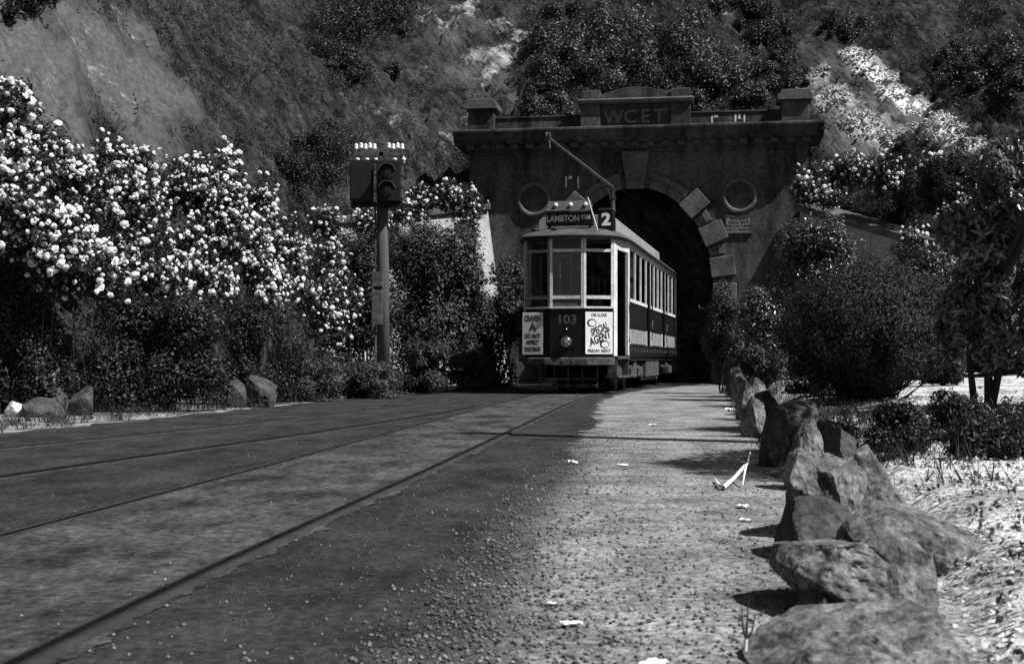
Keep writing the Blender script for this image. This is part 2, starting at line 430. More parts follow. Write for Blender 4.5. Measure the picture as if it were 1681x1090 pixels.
for i in range(NT):
    for j in range(ND):
        d = dd[j]
        x = tx[i] + nx_[i] * d; y = ty[i] + ny_[i] * d
        rise = tsl[i] * (min(d, 13) + 0.75 * max(0, d - 13))
        q = Vector((x, y, rise * 0.6))
        amp = min(1.0, d / 1.5)
        nz = 1.1 * noise.fractal(q * 0.16, 1.0, 2.0, 3) + 0.55 * noise.fractal(q * 0.7 + Vector((5, 1, 2)), 0.9, 2.0, 4) + 0.38 * noise.fractal(q * 2.4, 0.8, 2.0, 3) - 0.46 * abs(noise.noise(Vector((st[i] * 1.7 + 0.8 * noise.noise(q * .8), d * .30, 4)))) - 0.32 * abs(noise.noise(Vector((st[i] * 4.6 + d * .5, d * .9, 8)))) + 0.14 * noise.noise(q * 6.5)
        HV[i, j + 1] = (x, y, tz[i] + rise + nz * amp * (0.9 if x < 0 else 0.8))
    HV[i, 0] = (tx[i], ty[i], -0.6)
HF = []
W_ = ND + 1
for i in range(NT - 1):
    for j in range(ND):
        HF.append((i * W_ + j, (i + 1) * W_ + j, (i + 1) * W_ + j + 1, i * W_ + j + 1))
HF = np.array(HF); HVf = HV.reshape(-1, 3)
hill_me = np_mesh('hill', HVf, HF)
hill_me.polygons.foreach_set('use_smooth', [True] * len(hill_me.polygons))
HB = BVHTree.FromPolygons([tuple(v) for v in HVf], [tuple(f) for f in HF])
def pale_at(p): 
    return float(clay[HF[HB.find_nearest(p)[2]][0]])
def hit(px, py):
    d = Vector(((px - 840.5) / F_PX, 1, (HOR - py) / F_PX)).normalized()
    p, n, i, t = HB.ray_cast(Vector((0, 0, CAM_H)), d)
    if p is None: return at(px, py, 45), Vector((0, -0.7, 0.7))
    if n.z < 0: n = -n
    return p, n
# where bare clay shows (world-space patches): px, py, radius px, amount
clay = np.zeros(len(HVf))
for (px, py, r, a) in [(60, 120, 120, .8), (160, 110, 130, 1.0), (230, 60, 80, .7), (220, 200, 90, .75), (300, 240, 70, .4), (60, 60, 140, 1.1), (20, 60, 120, 1.0), (140, 40, 140, 1.1), (60, 170, 140, 1.1), (200, 110, 140, 1.1), (270, 150, 100, .8), (250, 250, 90, .7), (360, 220, 60, .35),
                       (740, 60, 60, .55), (770, 110, 60, .8), (810, 140, 55, .6), (790, 40, 45, .5), (850, 165, 45, .6), (700, 200, 70, .35), (650, 160, 60, .3),
                       (1340, 150, 60, .8), (1390, 180, 60, 1.0), (1410, 110, 45, .9), (1450, 165, 50, 1.1), (1500, 200, 55, 1.2), (1560, 230, 50, 1.2), (1610, 250, 40, 1.1), (1400, 225, 60, .9), (1480, 240, 50, 1.0), (1180, 15, 35, .9), (1310, 80, 45, .5), (1350, 100, 40, .6)]:
    c, _ = hit(px, py); R = r * c.y / F_PX
    clay = np.maximum(clay, a * np.exp(-(((HVf - np.array(c)) ** 2).sum(1)) / (2 * (0.62 * R) ** 2)))
at_ = hill_me.attributes.new('clay', 'FLOAT', 'POINT'); at_.data.foreach_set('value', clay.astype(np.float32))
m_hill = MAT('clay_and_turf', 0.004, 0.046, scale=1.9, rough=0.95, bump=1.0, bscale=4.0, coords='World', stretch=(0.36, 1, 1), turn=-0.95, fine=0.6, fscale=6, spec=0.1, nrough=.72, detail=12, con=0.13)
def clay_mix(m):
    nt = m.node_tree; N = nt.nodes; Lk = nt.links; bs = N['Principled BSDF']
    a = N.new('ShaderNodeAttribute'); a.attribute_name = 'clay'
    geo = N.new('ShaderNodeNewGeometry')
    n1 = N.new('ShaderNodeTexNoise'); n1.inputs['Scale'].default_value = 1.9; n1.inputs['Detail'].default_value = 8; n1.inputs['Roughness'].default_value = 0.65
    Lk.new(geo.outputs['Position'], n1.inputs['Vector'])
    ad = N.new('ShaderNodeMath'); ad.operation = 'ADD'; Lk.new(a.outputs['Fac'], ad.inputs[0]); Lk.new(n1.outputs[0], ad.inputs[1])
    mr = N.new('ShaderNodeMapRange'); mr.inputs['From Min'].default_value = 0.66; mr.inputs['From Max'].default_value = 1.2; mr.clamp = True
    Lk.new(ad.outputs[0], mr.inputs['Value'])
    n2 = N.new('ShaderNodeTexNoise'); n2.inputs['Scale'].default_value = 7.0; n2.inputs['Detail'].default_value = 12; n2.inputs['Roughness'].default_value = 0.8; Lk.new(geo.outputs['Position'], n2.inputs['Vector'])
    cl = N.new('ShaderNodeMapRange'); cl.inputs['From Min'].default_value = 0.3; cl.inputs['From Max'].default_value = 0.7; cl.inputs['To Min'].default_value = 0.03; cl.inputs['To Max'].default_value = 0.135
    Lk.new(n2.outputs[0], cl.inputs['Value'])
    old = bs.inputs['Base Color'].links[0].from_socket
    mx = N.new('ShaderNodeMix'); mx.data_type = 'FLOAT'
    Lk.new(mr.outputs[0], mx.inputs[0]); Lk.new(old, mx.inputs[2]); Lk.new(cl.outputs[0], mx.inputs[3])
    Lk.new(mx.outputs[0], bs.inputs['Base Color'])
clay_mix(m_hill)
pale = np.zeros(len(HVf))
for (px, py, r, a) in [(1400, 88, 22, 1.0), (1420, 105, 24, 1.1), (1445, 130, 26, 1.1), (1470, 155, 28, 1.2), (1500, 182, 30, 1.2), (1530, 205, 30, 1.2), (1560, 225, 30, 1.2), (1590, 240, 28, 1.2), (1625, 258, 28, 1.1), (1370, 160, 60, .52), (1420, 200, 60, .58), (1480, 225, 50, .6), (1340, 120, 45, .45), (1185, 12, 30, .8), (775, 90, 40, .45), (800, 120, 40, .5), (740, 40, 36, .4), (880, 170, 36, .5), (700, 20, 40, .35), (830, 40, 50, .35), (640, 190, 60, .3), (740, 230, 50, .36), (820, 90, 50, .45), (860, 60, 45, .4), (790, 190, 45, .42), (690, 120, 45, .3), (600, 230, 50, .25), (850, 210, 40, .45), (760, 10, 50, .45), (150, 110, 120, .30), (220, 170, 90, .26), (60, 130, 90, .27), (200, 40, 90, .27), (40, 60, 80, .25)]:
    c, _ = hit(px, py); R = r * c.y / F_PX
    pale = np.maximum(pale, a * np.exp(-(((HVf - np.array(c)) ** 2).sum(1)) / (2 * (0.7 * R) ** 2)))
pa_ = hill_me.attributes.new('pale', 'FLOAT', 'POINT'); pa_.data.foreach_set('value', pale.astype(np.float32))
def pale_mix(m):
    nt = m.node_tree; N = nt.nodes; Lk = nt.links; bs = N['Principled BSDF']
    a = N.new('ShaderNodeAttribute'); a.attribute_name = 'pale'
    geo = N.new('ShaderNodeNewGeometry')
    n1 = N.new('ShaderNodeTexNoise'); n1.inputs['Scale'].default_value = 3.2; n1.inputs['Detail'].default_value = 9; n1.inputs['Roughness'].default_value = 0.7
    Lk.new(geo.outputs['Position'], n1.inputs['Vector'])
    ad = N.new('ShaderNodeMath'); ad.operation = 'ADD'; Lk.new(a.outputs['Fac'], ad.inputs[0]); Lk.new(n1.outputs[0], ad.inputs[1])
    mr = N.new('ShaderNodeMapRange'); mr.inputs['From Min'].default_value = 0.8; mr.inputs['From Max'].default_value = 1.25; mr.clamp = True
    Lk.new(ad.outputs[0], mr.inputs['Value'])
    old = bs.inputs['Base Color'].links[0].from_socket
    mx = N.new('ShaderNodeMix'); mx.data_type = 'FLOAT'
    Lk.new(mr.outputs[0], mx.inputs[0]); Lk.new(old, mx.inputs[2]); mx.inputs[3].default_value = 0.68
    Lk.new(mx.outputs[0], bs.inputs['Base Color'])
pale_mix(m_hill)
clay = np.maximum(clay, pale * 1.3)
hill = link('hill', hill_me, m_hill); tag(hill, kind='structure')

# planting bed on the right, behind the border of rocks
vs = []; fs = []; NB, NE = 150, 50
for i in range(NB + 1):
    y = 1.0 + 39 * i / NB
    for k in range(NE + 1):
        x = interp(ROCKLINE, y) + 0.05 + 7.5 * (k / NE) ** 1.5
        vs.append((x, y, bed_z(x, y) + 0.025 * noise.noise(Vector((x * 6, y * 6, 0)))))
for i in range(NB):
    for k in range(NE):
        q = i * (NE + 1) + k; fs.append((q, q + 1, q + NE + 2, q + NE + 1))
bed = link('planting_bed', np_mesh('planting_bed', np.array(vs), np.array(fs)), m_litter); tag(bed, kind='structure')
bed.data.polygons.foreach_set('use_smooth', [True] * len(bed.data.polygons))

def text(name, body, size, mat, parent, loc, rz=0.0, bold=0.0, ext=0.002, sx=1.0, tilt=0.0, shear=0.0, align='CENTER', rx=None):
    cu = bpy.data.curves.new('lettering', 'FONT'); cu.body = body; cu.size = size; cu.align_x = align; cu.align_y = 'CENTER'
    cu.offset = bold; cu.extrude = ext; cu.shear = shear; cu.resolution_u = 3; cu.space_character = 1.0
    tmp = bpy.data.objects.new('lettering', cu); COL.objects.link(tmp)
    dg = bpy.context.evaluated_depsgraph_get()
    me = bpy.data.meshes.new_from_object(tmp.evaluated_get(dg))
    bpy.data.objects.remove(tmp); bpy.data.curves.remove(cu)
    me.materials.clear()
    me.transform(Matrix.Rotation(tilt, 4, 'Z') @ Matrix.Diagonal((sx, 1, 1, 1)))
    me.transform(Matrix.Rotation(rz, 4, 'Z') @ Matrix.Rotation(math.pi / 2 if rx is None else rx, 4, 'X'))
    return link(name, me, mat, parent, loc)

# ------------------------------------------------------------------ tunnel portal
PO = Vector((3.77, 39.0, 0)); PRZ = -math.radians(8.7)
portal = empty('tunnel_portal', PO, PRZ, 'dark stained cement tunnel portal with arch, heavy cornice and raised initials', 'tunnel portal')
A_, B_, ZC = 2.35, 3.0, 2.98
def arch(k, n=40, grow=0.0):
    a = math.pi * k / n
    return (-(A_ + grow) * math.cos(a), ZC + (B_ + grow) * math.sin(a))
pts = [(-A_ + 0.10, -0.2), (-A_ + 0.04, 1.2), (-A_ + 0.01, 2.2)] + [arch(k) for k in range(41)] + [(A_ - 0.01, 2.2), (A_ - 0.04, 1.2), (A_ - 0.10, -0.2)]
WH, WT = 5.15, 7.12
def outer(p):
    x, z = p
    if z <= ZC + 1e-6: return (math.copysign(WH, x), z)
    dx, dz = x, z - ZC
    t = min(WH / max(abs(dx), 1e-6), (WT - ZC) / max(dz, 1e-6))
    return (dx * t, ZC + dz * t)
# corner rays must be samples too
full = []
for i, p in enumerate(pts):
    full.append((p, outer(p)))
ca = math.atan2(WT - ZC, WH)
for s in (-1, 1):
    for i in range(len(full) - 1):
        o1, o2 = full[i][1], full[i + 1][1]
        if abs(abs(o1[0]) - WH) < 1e-6 and abs(o2[1] - WT) < 1e-6 and o1[1] < WT - 1e-6 and s == -1:
            full.insert(i + 1, (full[i + 1][0], (-WH, WT))); break
        if abs(o1[1] - WT) < 1e-6 and abs(abs(o2[0]) - WH) < 1e-6 and o2[1] < WT - 1e-6 and s == 1:
            full.insert(i + 1, (full[i][0], (WH, WT))); break
b = MB()
n = len(full)
b.v = [(p[0], 0, p[1]) for p, o in full] + [(o[0], 0, o[1]) for p, o in full] + [(o[0], 1.6, o[1]) for p, o in full]
for i in range(n - 1):
    b.f.append((i, i + 1, n + i + 1, n + i)); b.f.append((n + i, n + i + 1, 2 * n + i + 1, 2 * n + i))
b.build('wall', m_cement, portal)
b = MB()
for i in range(len(pts)):
    b.v += [(pts[i][0], 0.002, pts[i][1]), (pts[i][0], 45, pts[i][1])]
for i in range(len(pts) - 1): b.f.append((2 * i, 2 * i + 1, 2 * i + 3, 2 * i + 2))
b.f.append(tuple(2 * i + 1 for i in range(len(pts))))
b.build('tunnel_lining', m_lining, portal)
# archivolt ring stones
RW = 0.46
angs = [0.10, 0.42, 0.74, 1.06, 1.30]
def ring_pt(a, r):
    return ((A_ + r) * math.cos(a), ZC + (B_ + r) * math.sin(a))
def ring_stone(a0, a1, r0, r1, y0, name, mat, bev=0.012):
    nn = 5; poly = [ring_pt(a0 + (a1 - a0) * k / nn, r0) for k in range(nn + 1)] + [ring_pt(a1 + (a0 - a1) * k / nn, r1) for k in range(nn + 1)]
    return MB().prism(poly, 'y', y0, 0.05).build(name, mat, portal, bevel=bev)
bl_c = [math.atan2((z - ZC) / (B_ + .3), x / (A_ + .3)) for x, z in [(1.78, 5.44), (2.27, 4.49), (2.58, 3.53), (2.62, 2.52), (2.58, 1.5)]]
hw = 0.115
for s in (0, 1):
    def mir(a): return a if s == 0 else math.pi - a
    # plain ring between the blocks
    cuts = []
    prev = 1.40
    for c in bl_c[:4]:
        cuts.append((c + hw, prev)); prev = c - hw
    for (a0, a1) in cuts:
        k = max(1, int(round((a1 - a0) / 0.24)))
        for q in range(k):
            u0 = a0 + (a1 - a0) * q / k; u1 = a0 + (a1 - a0) * (q + 1) / k
            ring_stone(mir(u0 + 0.004), mir(u1 - 0.004), -0.012, RW * 0.55, -0.055, 'ring_stone', m_cement_trim)
            ring_stone(mir(u0 + 0.002), mir(u1 - 0.002), RW * 0.55 + 0.003, RW, -0.11, 'ring_moulding', m_cement_trim)
    for c in bl_c[:3]:
        # squared block, tangential
        x, z = ring_pt(c, 0.30); tx0, tz0 = -math.sin(c) * A_, math.cos(c) * B_; L = math.hypot(tx0, tz0); tx0, tz0 = tx0 / L, tz0 / L; rx0, rz0 = tz0, -tx0
        h1, h2 = 0.30, 0.37
        q = [(x + tx0 * i * h1 + rx0 * j * h2, z + tz0 * i * h1 + rz0 * j * h2) for i, j in ((-1, -1), (-1, 1), (1, 1), (1, -1))]
        if s: q = [(-u, w) for u, w in q]
        MB().prism(q, 'y', -0.20, 0.05).build('voussoir_block', m_cement_trim, portal, bevel=0.02)
    sg = 1 if s == 0 else -1
    for k, z0 in enumerate((2.45, 1.45, 0.45)):
        xa, xb = sorted((sg * (A_ - 0.03), sg * (A_ + 0.68)))
        MB().box(xa, xb, -0.19, 0.05, z0, z0 + 0.58).build('jamb_block', m_cement_trim, portal, bevel=0.02)
    for k, z0 in enumerate((2.0, 1.03, -0.1)):
        xa, xb = sorted((sg * (A_ - 0.03), sg * (A_ + 0.42)))
        MB().box(xa, xb, -0.06, 0.05, z0 + 0.004, z0 + (0.442 if k < 2 else 0.546)).build('jamb_stone', m_cement_trim, portal, bevel=0.01)
# keystone
MB().prism([(-0.26, 5.93), (0.26, 5.93), (0.43, 7.06), (-0.43, 7.06)], 'y', -0.17, 0.04).build('keystone', m_cement_trim, portal, bevel=0.015)
# cornice: stacked mouldings
CW = 5.57
cor = MB()
cor.box(-WH - 0.03, WH + 0.03, -0.09, 1.58, 7.06, 7.155)
cor.box(-WH - 0.10, WH + 0.10, -0.16, 1.60, 7.155, 7.34)
cor.prism([(-0.30, 7.34), (-0.34, 7.40), (-0.46, 7.46), (-0.50, 7.50), (-0.50, 7.62), (-0.58, 7.69), (-0.58, 7.76), (-0.42, 7.80), (1.6, 7.82), (1.6, 7.34)], 'x', -CW, CW)
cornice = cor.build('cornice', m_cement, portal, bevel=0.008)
nd = 23
dm = MB().box(-0.12, 0.12, -0.37, -0.158, 7.20, 7.338).mesh('dentil', bevel=0.01)
dm.materials.append(m_cement_trim)
for k in range(nd):
    link('dentil', dm, None, cornice, (-5.06 + 10.12 * k / (nd - 1), 0, 0))
# parapet
MB().box(-5.12, 5.12, 0.02, 0.42, 7.815, 8.18).build('parapet', m_cement, portal, bevel=0.012)
MB().box(-5.14, 5.14, -0.01, 0.45, 8.183, 8.235).build('parapet_coping', m_cement, portal, bevel=0.012)
for s in (-1, 1):
    p = MB().box(s * 4.74 - 0.40, s * 4.74 + 0.40, -0.30, 0.55, 7.81, 8.44).build('pier', m_cement, portal, bevel=0.012)
    c = MB().prism([(-0.50, 8.443), (0.50, 8.443), (0.52, 8.50), (0.52, 8.60), (0.46, 8.63), (0.40, 8.74), (-0.40, 8.74), (-0.46, 8.63), (-0.52, 8.60), (-0.52, 8.50)], 'y', -0.42, 0.67).build('pier_cap', m_cement_trim, p, bevel=0.012)
    c.location = (s * 4.74, 0, 0)
    MB().box(s * 1.36 - 0.30, s * 1.36 + 0.30, -0.30, 0.55, 7.81, 8.50).build('pier', m_cement, portal, bevel=0.012)
    MB().box(s * 1.36 - 0.29, s * 1.36 + 0.29, -0.24, 0.50, 8.645, 8.92).build('pier_block', m_cement, portal, bevel=0.015)
MB().box(-1.055, 1.055, -0.12, 0.5, 7.81, 8.50).build('name_panel', m_cement, portal, bevel=0.01)
MB().prism([(-0.36, 8.503), (-0.40, 8.55), (-0.42, 8.60), (-0.36, 8.642), (0.6, 8.642), (0.6, 8.503)], 'x', -1.74, 1.74).build('string_course', m_cement_trim, portal, bevel=0.008)
ped = [(-1.06, 8.645)] + [(-1.06 + 2.12 * k / 16, 8.78 + 0.36 * math.sin(math.pi * (0.12 + 0.76 * k / 16)) - 0.13) for k in range(17)] + [(1.06, 8.645)]
MB().prism(ped, 'y', -0.18, 0.35).build('pediment', m_cement, portal, bevel=0.012)
m_letter = MAT('worn_lettering', 0.09, 0.19, scale=3, rough=.9)
for ch, x in (('W', -0.66), ('C', -0.16), ('E', 0.30), ('T', 0.72)):
    text('raised_letter', ch, 0.58, m_letter, portal, (x, -0.135, 8.09), bold=0.012, ext=0.035)
for x in (-0.39, 0.06, 0.52):
    MB().box(x - 0.03, x + 0.03, -0.155, -0.118, 7.91, 7.97).build('raised_dot', m_cement_trim, portal)
# roundels
for s in (-1, 1):
    r = MB().lathe([(0.40, 0.05), (0.40, -0.05), (0.43, -0.085), (0.49, -0.095), (0.53, -0.07), (0.545, 0.0), (0.545, 0.05)], 'y', seg=40)
    r.f = [f for f in r.f if len(f) < 10]
    ro = r.build('roundel_ring', m_cement_trim, portal, (s * 3.12, 0, 5.66), smooth=True)
    MB().lathe([(0.399, 0.01), (0.399, -0.012), (0.36, -0.02), (0.02, -0.024)], 'y', seg=40).build('roundel_disc', m_cement, ro)
# lime streaks
for x, z0, z1, w in ((-2.13, 6.02, 6.36, .05), (-2.0, 6.28, 6.36, .12), (-1.76, 5.98, 6.34, .045), (2.3, 7.84, 8.1, .05), (2.42, 8.05, 8.12, .14), (3.0, 7.9, 8.12, .06), (3.12, 7.98, 8.13, .08), (3.26, 7.86, 8.12, .045)):
    jl = [(x - w / 2 * random.uniform(.5, 1.2), z0 + (z1 - z0) * k / 5) for k in range(6)]; jr = [(x + w / 2 * random.uniform(.5, 1.2), z0 + (z1 - z0) * (5 - k) / 5) for k in range(6)]
    yy = -0.004 if z1 < 7 else 0.016
    MB().prism(jl + jr, 'y', yy, yy + 0.003).build('lime_streak', m_whitewash, portal)
# notice by the arch
m_notice = MAT('faded_notice_paint', 0.16, 0.24, scale=5, rough=.8)
nb_ = empty('notice_board', PO + Matrix.Rotation(PRZ, 3, 'Z') @ Vector((3.1, -0.03, 4.80)), PRZ, 'small lettered notice board on the wall below the right roundel', 'sign')
MB().box(-0.37, 0.37, -0.02, 0.03, -0.24, 0.24).build('panel', m_notice, nb_, bevel=0.005)
fr_ = MB(); fr_.box(-0.40, 0.40, -0.035, 0.028, 0.243, 0.275); fr_.box(-0.40, 0.40, -0.035, 0.028, -0.275, -0.243); fr_.box(-0.40, -0.372, -0.035, 0.028, -0.243, 0.243); fr_.box(0.372, 0.40, -0.035, 0.028, -0.243, 0.243)
fr_.build('frame', m_grey, nb_)
for i, t_ in enumerate(('PEDESTRIAN &', 'VEHICLE TRAFFIC', 'THROUGH TUNNEL', 'STRICTLY PROHIBITED')):
    text('lettering', t_, 0.115 if i < 3 else 0.095, m_ink, nb_, (0, -0.0225, 0.165 - 0.11 * i), bold=0.003, ext=0.001, sx=0.72)

def wing(name, label, a, b_, za, zb, batter, side):
    """retaining wall a->b (plan), face towards the road leaning out at its foot"""
    o = empty(name, (a[0], a[1], 0), 0, label, 'retaining wall')
    d = Vector((b_[0] - a[0], b_[1] - a[1], 0)); L = d.length; d.normalize()
    nrm = Vector((d.y, -d.x, 0)) * side       # towards the road
    def P(s, off, z): return tuple(d * s + nrm * off + Vector((0, 0, z)))
    b = MB(); K = 12
    for k in range(K):
        s0, s1 = L * k / K, L * (k + 1) / K; z0, z1 = za + (zb - za) * k / K, za + (zb - za) * (k + 1) / K
        if k == 0: pass
    b.hexa([P(0, batter * za, 0 - .1), P(L, batter * zb, -.1), P(L, -0.8, -.1), P(0, -0.8, -.1), P(0, 0, za), P(L, 0, zb), P(L, -0.8, zb), P(0, -0.8, za)])
    b.build('wall', m_cement_lt, o)
    K = int(L / 0.9)
    for k in range(K):
        s0, s1 = L * k / K + .006, L * (k + 1) / K - .006; z0, z1 = za + (zb - za) * s0 / L, za + (zb - za) * s1 / L
        MB().hexa([P(s0, .14, z0 + .004), P(s1, .14, z1 + .004), P(s1, -.9, z1 + .004), P(s0, -.9, z0 + .004), P(s0, .14, z0 + .22), P(s1, .14, z1 + .22), P(s1, -.9, z1 + .26), P(s0, -.9, z0 + .26)]).build('coping_stone', m_cement_trim, o, bevel=0.015)
    return o
wing('wing_wall', 'pale leaning retaining wall left of the portal, half hidden by roses', (-0.75, 39.55), (-5.1, 35.4), 5.35, 4.45, 0.19, -1)
wing('wing_wall', 'shaded retaining wall with sloping coping right of the portal', (8.6, 38.15), (11.0, 33.2), 5.15, 3.55, 0.12, 1)

# ------------------------------------------------------------------ tram
TR = empty('tram', (1.15, 26.9, 0.012), -math.radians(12.4), 'old electric tram with cream window frames and posters on its dark front', 'tram')
TL = 14.6
PLAN = [(-1.12, 1.5), (-1.0, 0.45), (-0.95, 0.28), (-0.36, 0.0), (0.36, 0.0), (0.95, 0.28), (1.0, 0.45), (1.12, 1.5)]
def plan(rear):
    return PLAN if not rear else [(-x, TL - y) for x, y in PLAN]
def lerp2(a, c, t): return (a[0] + (c[0] - a[0]) * t, a[1] + (c[1] - a[1]) * t)
# body pieces of each end
for rear in (False, True):
    Pn = plan(rear)
    dash = MB()
    for i in range(1, 6): dash.slab(Pn[i], Pn[i + 1], 0.80, 1.80, 0.0, 0.05)
    dash.build('dash_panel', m_dash, TR)
    MB().slab(Pn[3], Pn[4], 1.80, 1.84, -0.03, 0.07).slab(Pn[4], Pn[5], 1.80, 1.84, -0.03, 0.07).slab(Pn[2], Pn[3], 1.80, 1.84, -0.03, 0.07).build('window_sill', m_cream, TR)
    for f in (2, 3, 4):
        a, c = Pn[f], Pn[f + 1]; L = math.hypot(c[0] - a[0], c[1] - a[1])
        w = 0.055 / L
        win = MB()
        for u0, u1 in ((0, w), (1 - w, 1)):
            win.slab(lerp2(a, c, u0 + .004), lerp2(a, c, u1 - .004), 1.843, 3.30, -0.012, 0.05)
        for z0, z1 in ((2.00, 2.07), (2.99, 3.05), (3.26, 3.30)):
            win.slab(lerp2(a, c, w), lerp2(a, c, 1 - w), z0, z1, -0.006, 0.045)
        wo_ = win.build('front_window', m_cream if f > 2 or rear else m_creamd, TR)  # left front frame takes the darker cream in place of shade
        for z0, z1, kind in ((1.843, 2.0, 'low'), (2.07, 2.99, 'main'), (3.05, 3.26, 'top')):
            solid = (f == 3 and kind != 'main')
            MB().slab(lerp2(a, c, w), lerp2(a, c, 1 - w), z0, z1, 0.016 if not solid else 0.010, 0.022 if not solid else 0.04).build('panel' if solid else 'pane', m_grey if solid else m_glass, wo_)
        if f == 3:
            s = MB()
            s.slab(lerp2(a, c, w), lerp2(a, c, .12), 2.07, 2.93, 0.048, 0.08); s.slab(lerp2(a, c, .58), lerp2(a, c, .66), 2.07, 2.93, 0.048, 0.08)
            s.slab(lerp2(a, c, .12), lerp2(a, c, .58), 2.07, 2.13, 0.049, 0.079); s.slab(lerp2(a, c, .12), lerp2(a, c, .58), 2.87, 2.93, 0.049, 0.079)
            s.build('sliding_sash', m_creamd, wo_)
    # corner posts, door frames, steps
    for s in (-1, 1):
        a, c, dd2 = (Pn[5], Pn[6], Pn[7]) if s == 1 else (Pn[2], Pn[1], Pn[0])
        t0, t1 = (-0.012, 0.05) if s == 1 else (-0.05, 0.012)
        MB().slab(a, c, 0.80, 3.30, t0, t1).build('corner_post', m_cream, TR)
        p1 = lerp2(c, dd2, .90)
        MB().slab(p1, dd2, 0.82, 3.30, t0, t1).build('door_post', m_cream, TR)
        hd = MB(); hd.slab(c, p1, 3.06, 3.30, t0 * .8, t1 * .8); hd.build('door_head', m_cream, TR)
        st_ = MB(); st_.slab(c, dd2, 0.74, 0.80, -0.03 if s == 1 else -0.6, 0.6 if s == 1 else 0.03); st_.slab(c, dd2, 0.34, 0.38, -0.05 if s == 1 else -0.25, 0.25 if s == 1 else 0.05); st_.slab(c, lerp2(c, dd2, .05), 0.38, 0.74, 0 if s == 1 else -.2, .2 if s == 1 else 0); st_.slab(lerp2(c, dd2, .95), dd2, 0.38, 0.74, 0 if s == 1 else -.2, .2 if s == 1 else 0)
        st_.build('step', m_iron, TR)
        hr = lerp2(c, dd2, .86)
        MB().tube([(hr[0] + s * .05, hr[1], 1.1), (hr[0] + s * .07, hr[1], 1.5), (hr[0] + s * .05, hr[1], 1.9)], 0.016, 6).build('hand_rail', m_chrome, TR)
    # bumper and lifeguard
    k = -1 if rear else 1
    y0 = TL if rear else 0.0
    def Q(x, y): return (x * k, y0 + y * k)
    bp = [(-1.0, .26), (-.9, .10), (-.45, -.10), (.45, -.10), (.9, .10), (1.0, .26), (.9, .34), (.42, .06), (-.42, .06), (-.9, .34)]
    bumper = MB().prism([Q(*p) for p in bp], 'z', 0.60, 0.765).build('bumper', m_iron, TR, bevel=0.02)
    for x in (-.07, .14): 
        MB().lathe([(.022, 0), (.022, .02), (.012, .03)], 'y', seg=8).build('bolt', m_iron, bumper, (Q(x, -.10)[0], Q(x, -.10)[1], 0.69), (math.pi if not rear else 0, 0, 0))
    MB().prism([Q(-.95, .26), Q(-.36, -.02), Q(.36, -.02), Q(.95, .26), Q(.95, .6), Q(-.95, .6)], 'z', 0.765, 0.80).build('apron_floor', m_black, TR)
    lg = MB()
    for z in (.16, .30):
        lg.box(*sorted((Q(-.62, 0)[0], Q(.62, 0)[0])), *sorted((Q(0, .18)[1], Q(0, .21)[1])), z, z + .03)
    for x in (-.62, -.3, 0, .3, .62):
        lg.box(*sorted((Q(x - .012, 0)[0], Q(x + .012, 0)[0])), *sorted((Q(0, .185)[1], Q(0, .205)[1])), .12, .60)
    lg.build('lifeguard', m_iron, TR)
    # headlight
    h = MB().lathe([(0.06, .06), (.11, .0), (.125, -.09), (.12, -.10)], 'y', seg=24).build('headlight', m_iron, TR, (Q(0, -.02)[0], Q(0, -.02)[1], 1.09), (0, 0, math.pi if rear else 0), smooth=True)
    MB().lathe([(.118, -.098), (.10, -.125), (.06, -.145), (.01, -.15)], 'y', seg=24).build('lens', m_chrome, h, smooth=True)
    MB().lathe([(.03, .03), (.035, -.03), (.02, -.06), (.004, -.07)], 'y', seg=12).build('marker_lamp', m_chrome, TR, (Q(0, 0)[0], Q(0, 0)[1], 1.36), (0, 0, math.pi if rear else 0), smooth=True)
# posters and fleet number on the near end
fr = math.atan2(0.28, 0.59)
a, c = PLAN[4], PLAN[5]
r_ = Vector((c[0] - a[0], c[1] - a[1], 0)).normalized(); nout = Vector((r_.y, -r_.x, 0))
def poster(name, label, cen, w, h, ang, mat):
    me = MB().box(-w / 2, w / 2, -0.006, 0.006, -h / 2, h / 2).mesh(name, bevel=0.004); o = link(name, me, mat, TR, cen, (0, 0, ang)); o['label'] = label; return o
pc = Vector(((a[0] + c[0]) / 2, (a[1] + c[1]) / 2, 1.28)) + nout * 0.03
p1 = poster('poster', 'white cinema poster with slanted black lettering', pc, 0.60, 0.885, fr, m_paper)
text('lettering', 'DE LUXE', 0.085, m_ink, p1, (0, -0.0075, 0.375), bold=0.003, ext=0.001)
text('lettering', 'SPECIAL', 0.205, m_ink, p1, (0, -0.0075, 0.075), bold=0.006, ext=0.001, tilt=0.42, shear=0.35, sx=0.56)
text('lettering', 'AGENT', 0.24, m_ink, p1, (0.01, -0.0075, -0.115), bold=0.008, ext=0.001, tilt=0.42, shear=0.35, sx=0.62)
text('lettering', 'FRIDAY NEXT', 0.085, m_ink, p1, (0, -0.0075, -0.375), bold=0.003, ext=0.001, sx=0.95)
for ox, oz in ((-0.16, 0.215), (0.12, -0.235)):
    el = lambda rx, rz, x=0, z=0, a0=0, a1=2 * math.pi, n=20: [(ox + x + rx * math.cos(a0 + (a1 - a0) * k / n), oz + z + rz * math.sin(a0 + (a1 - a0) * k / n)) for k in range(n)]
    MB().prism(el(.105, .085), 'y', -0.0075, -0.006).build('printed_oval', m_ink, p1)
    MB().prism(el(.078, .06, .012, -.004), 'y', -0.0092, -0.0078).build('printed_oval', m_paper, p1)
a2, c2 = PLAN[2], PLAN[3]
r2 = Vector((c2[0] - a2[0], c2[1] - a2[1], 0)).normalized(); n2 = Vector((r2.y, -r2.x, 0))
pc2 = Vector((a2[0], a2[1], 1.275)) + r2 * 0.275 + n2 * 0.10
p2 = poster('poster', 'grey lettered tobacco poster', pc2, 0.46, 0.885, -0.12, m_paperd)
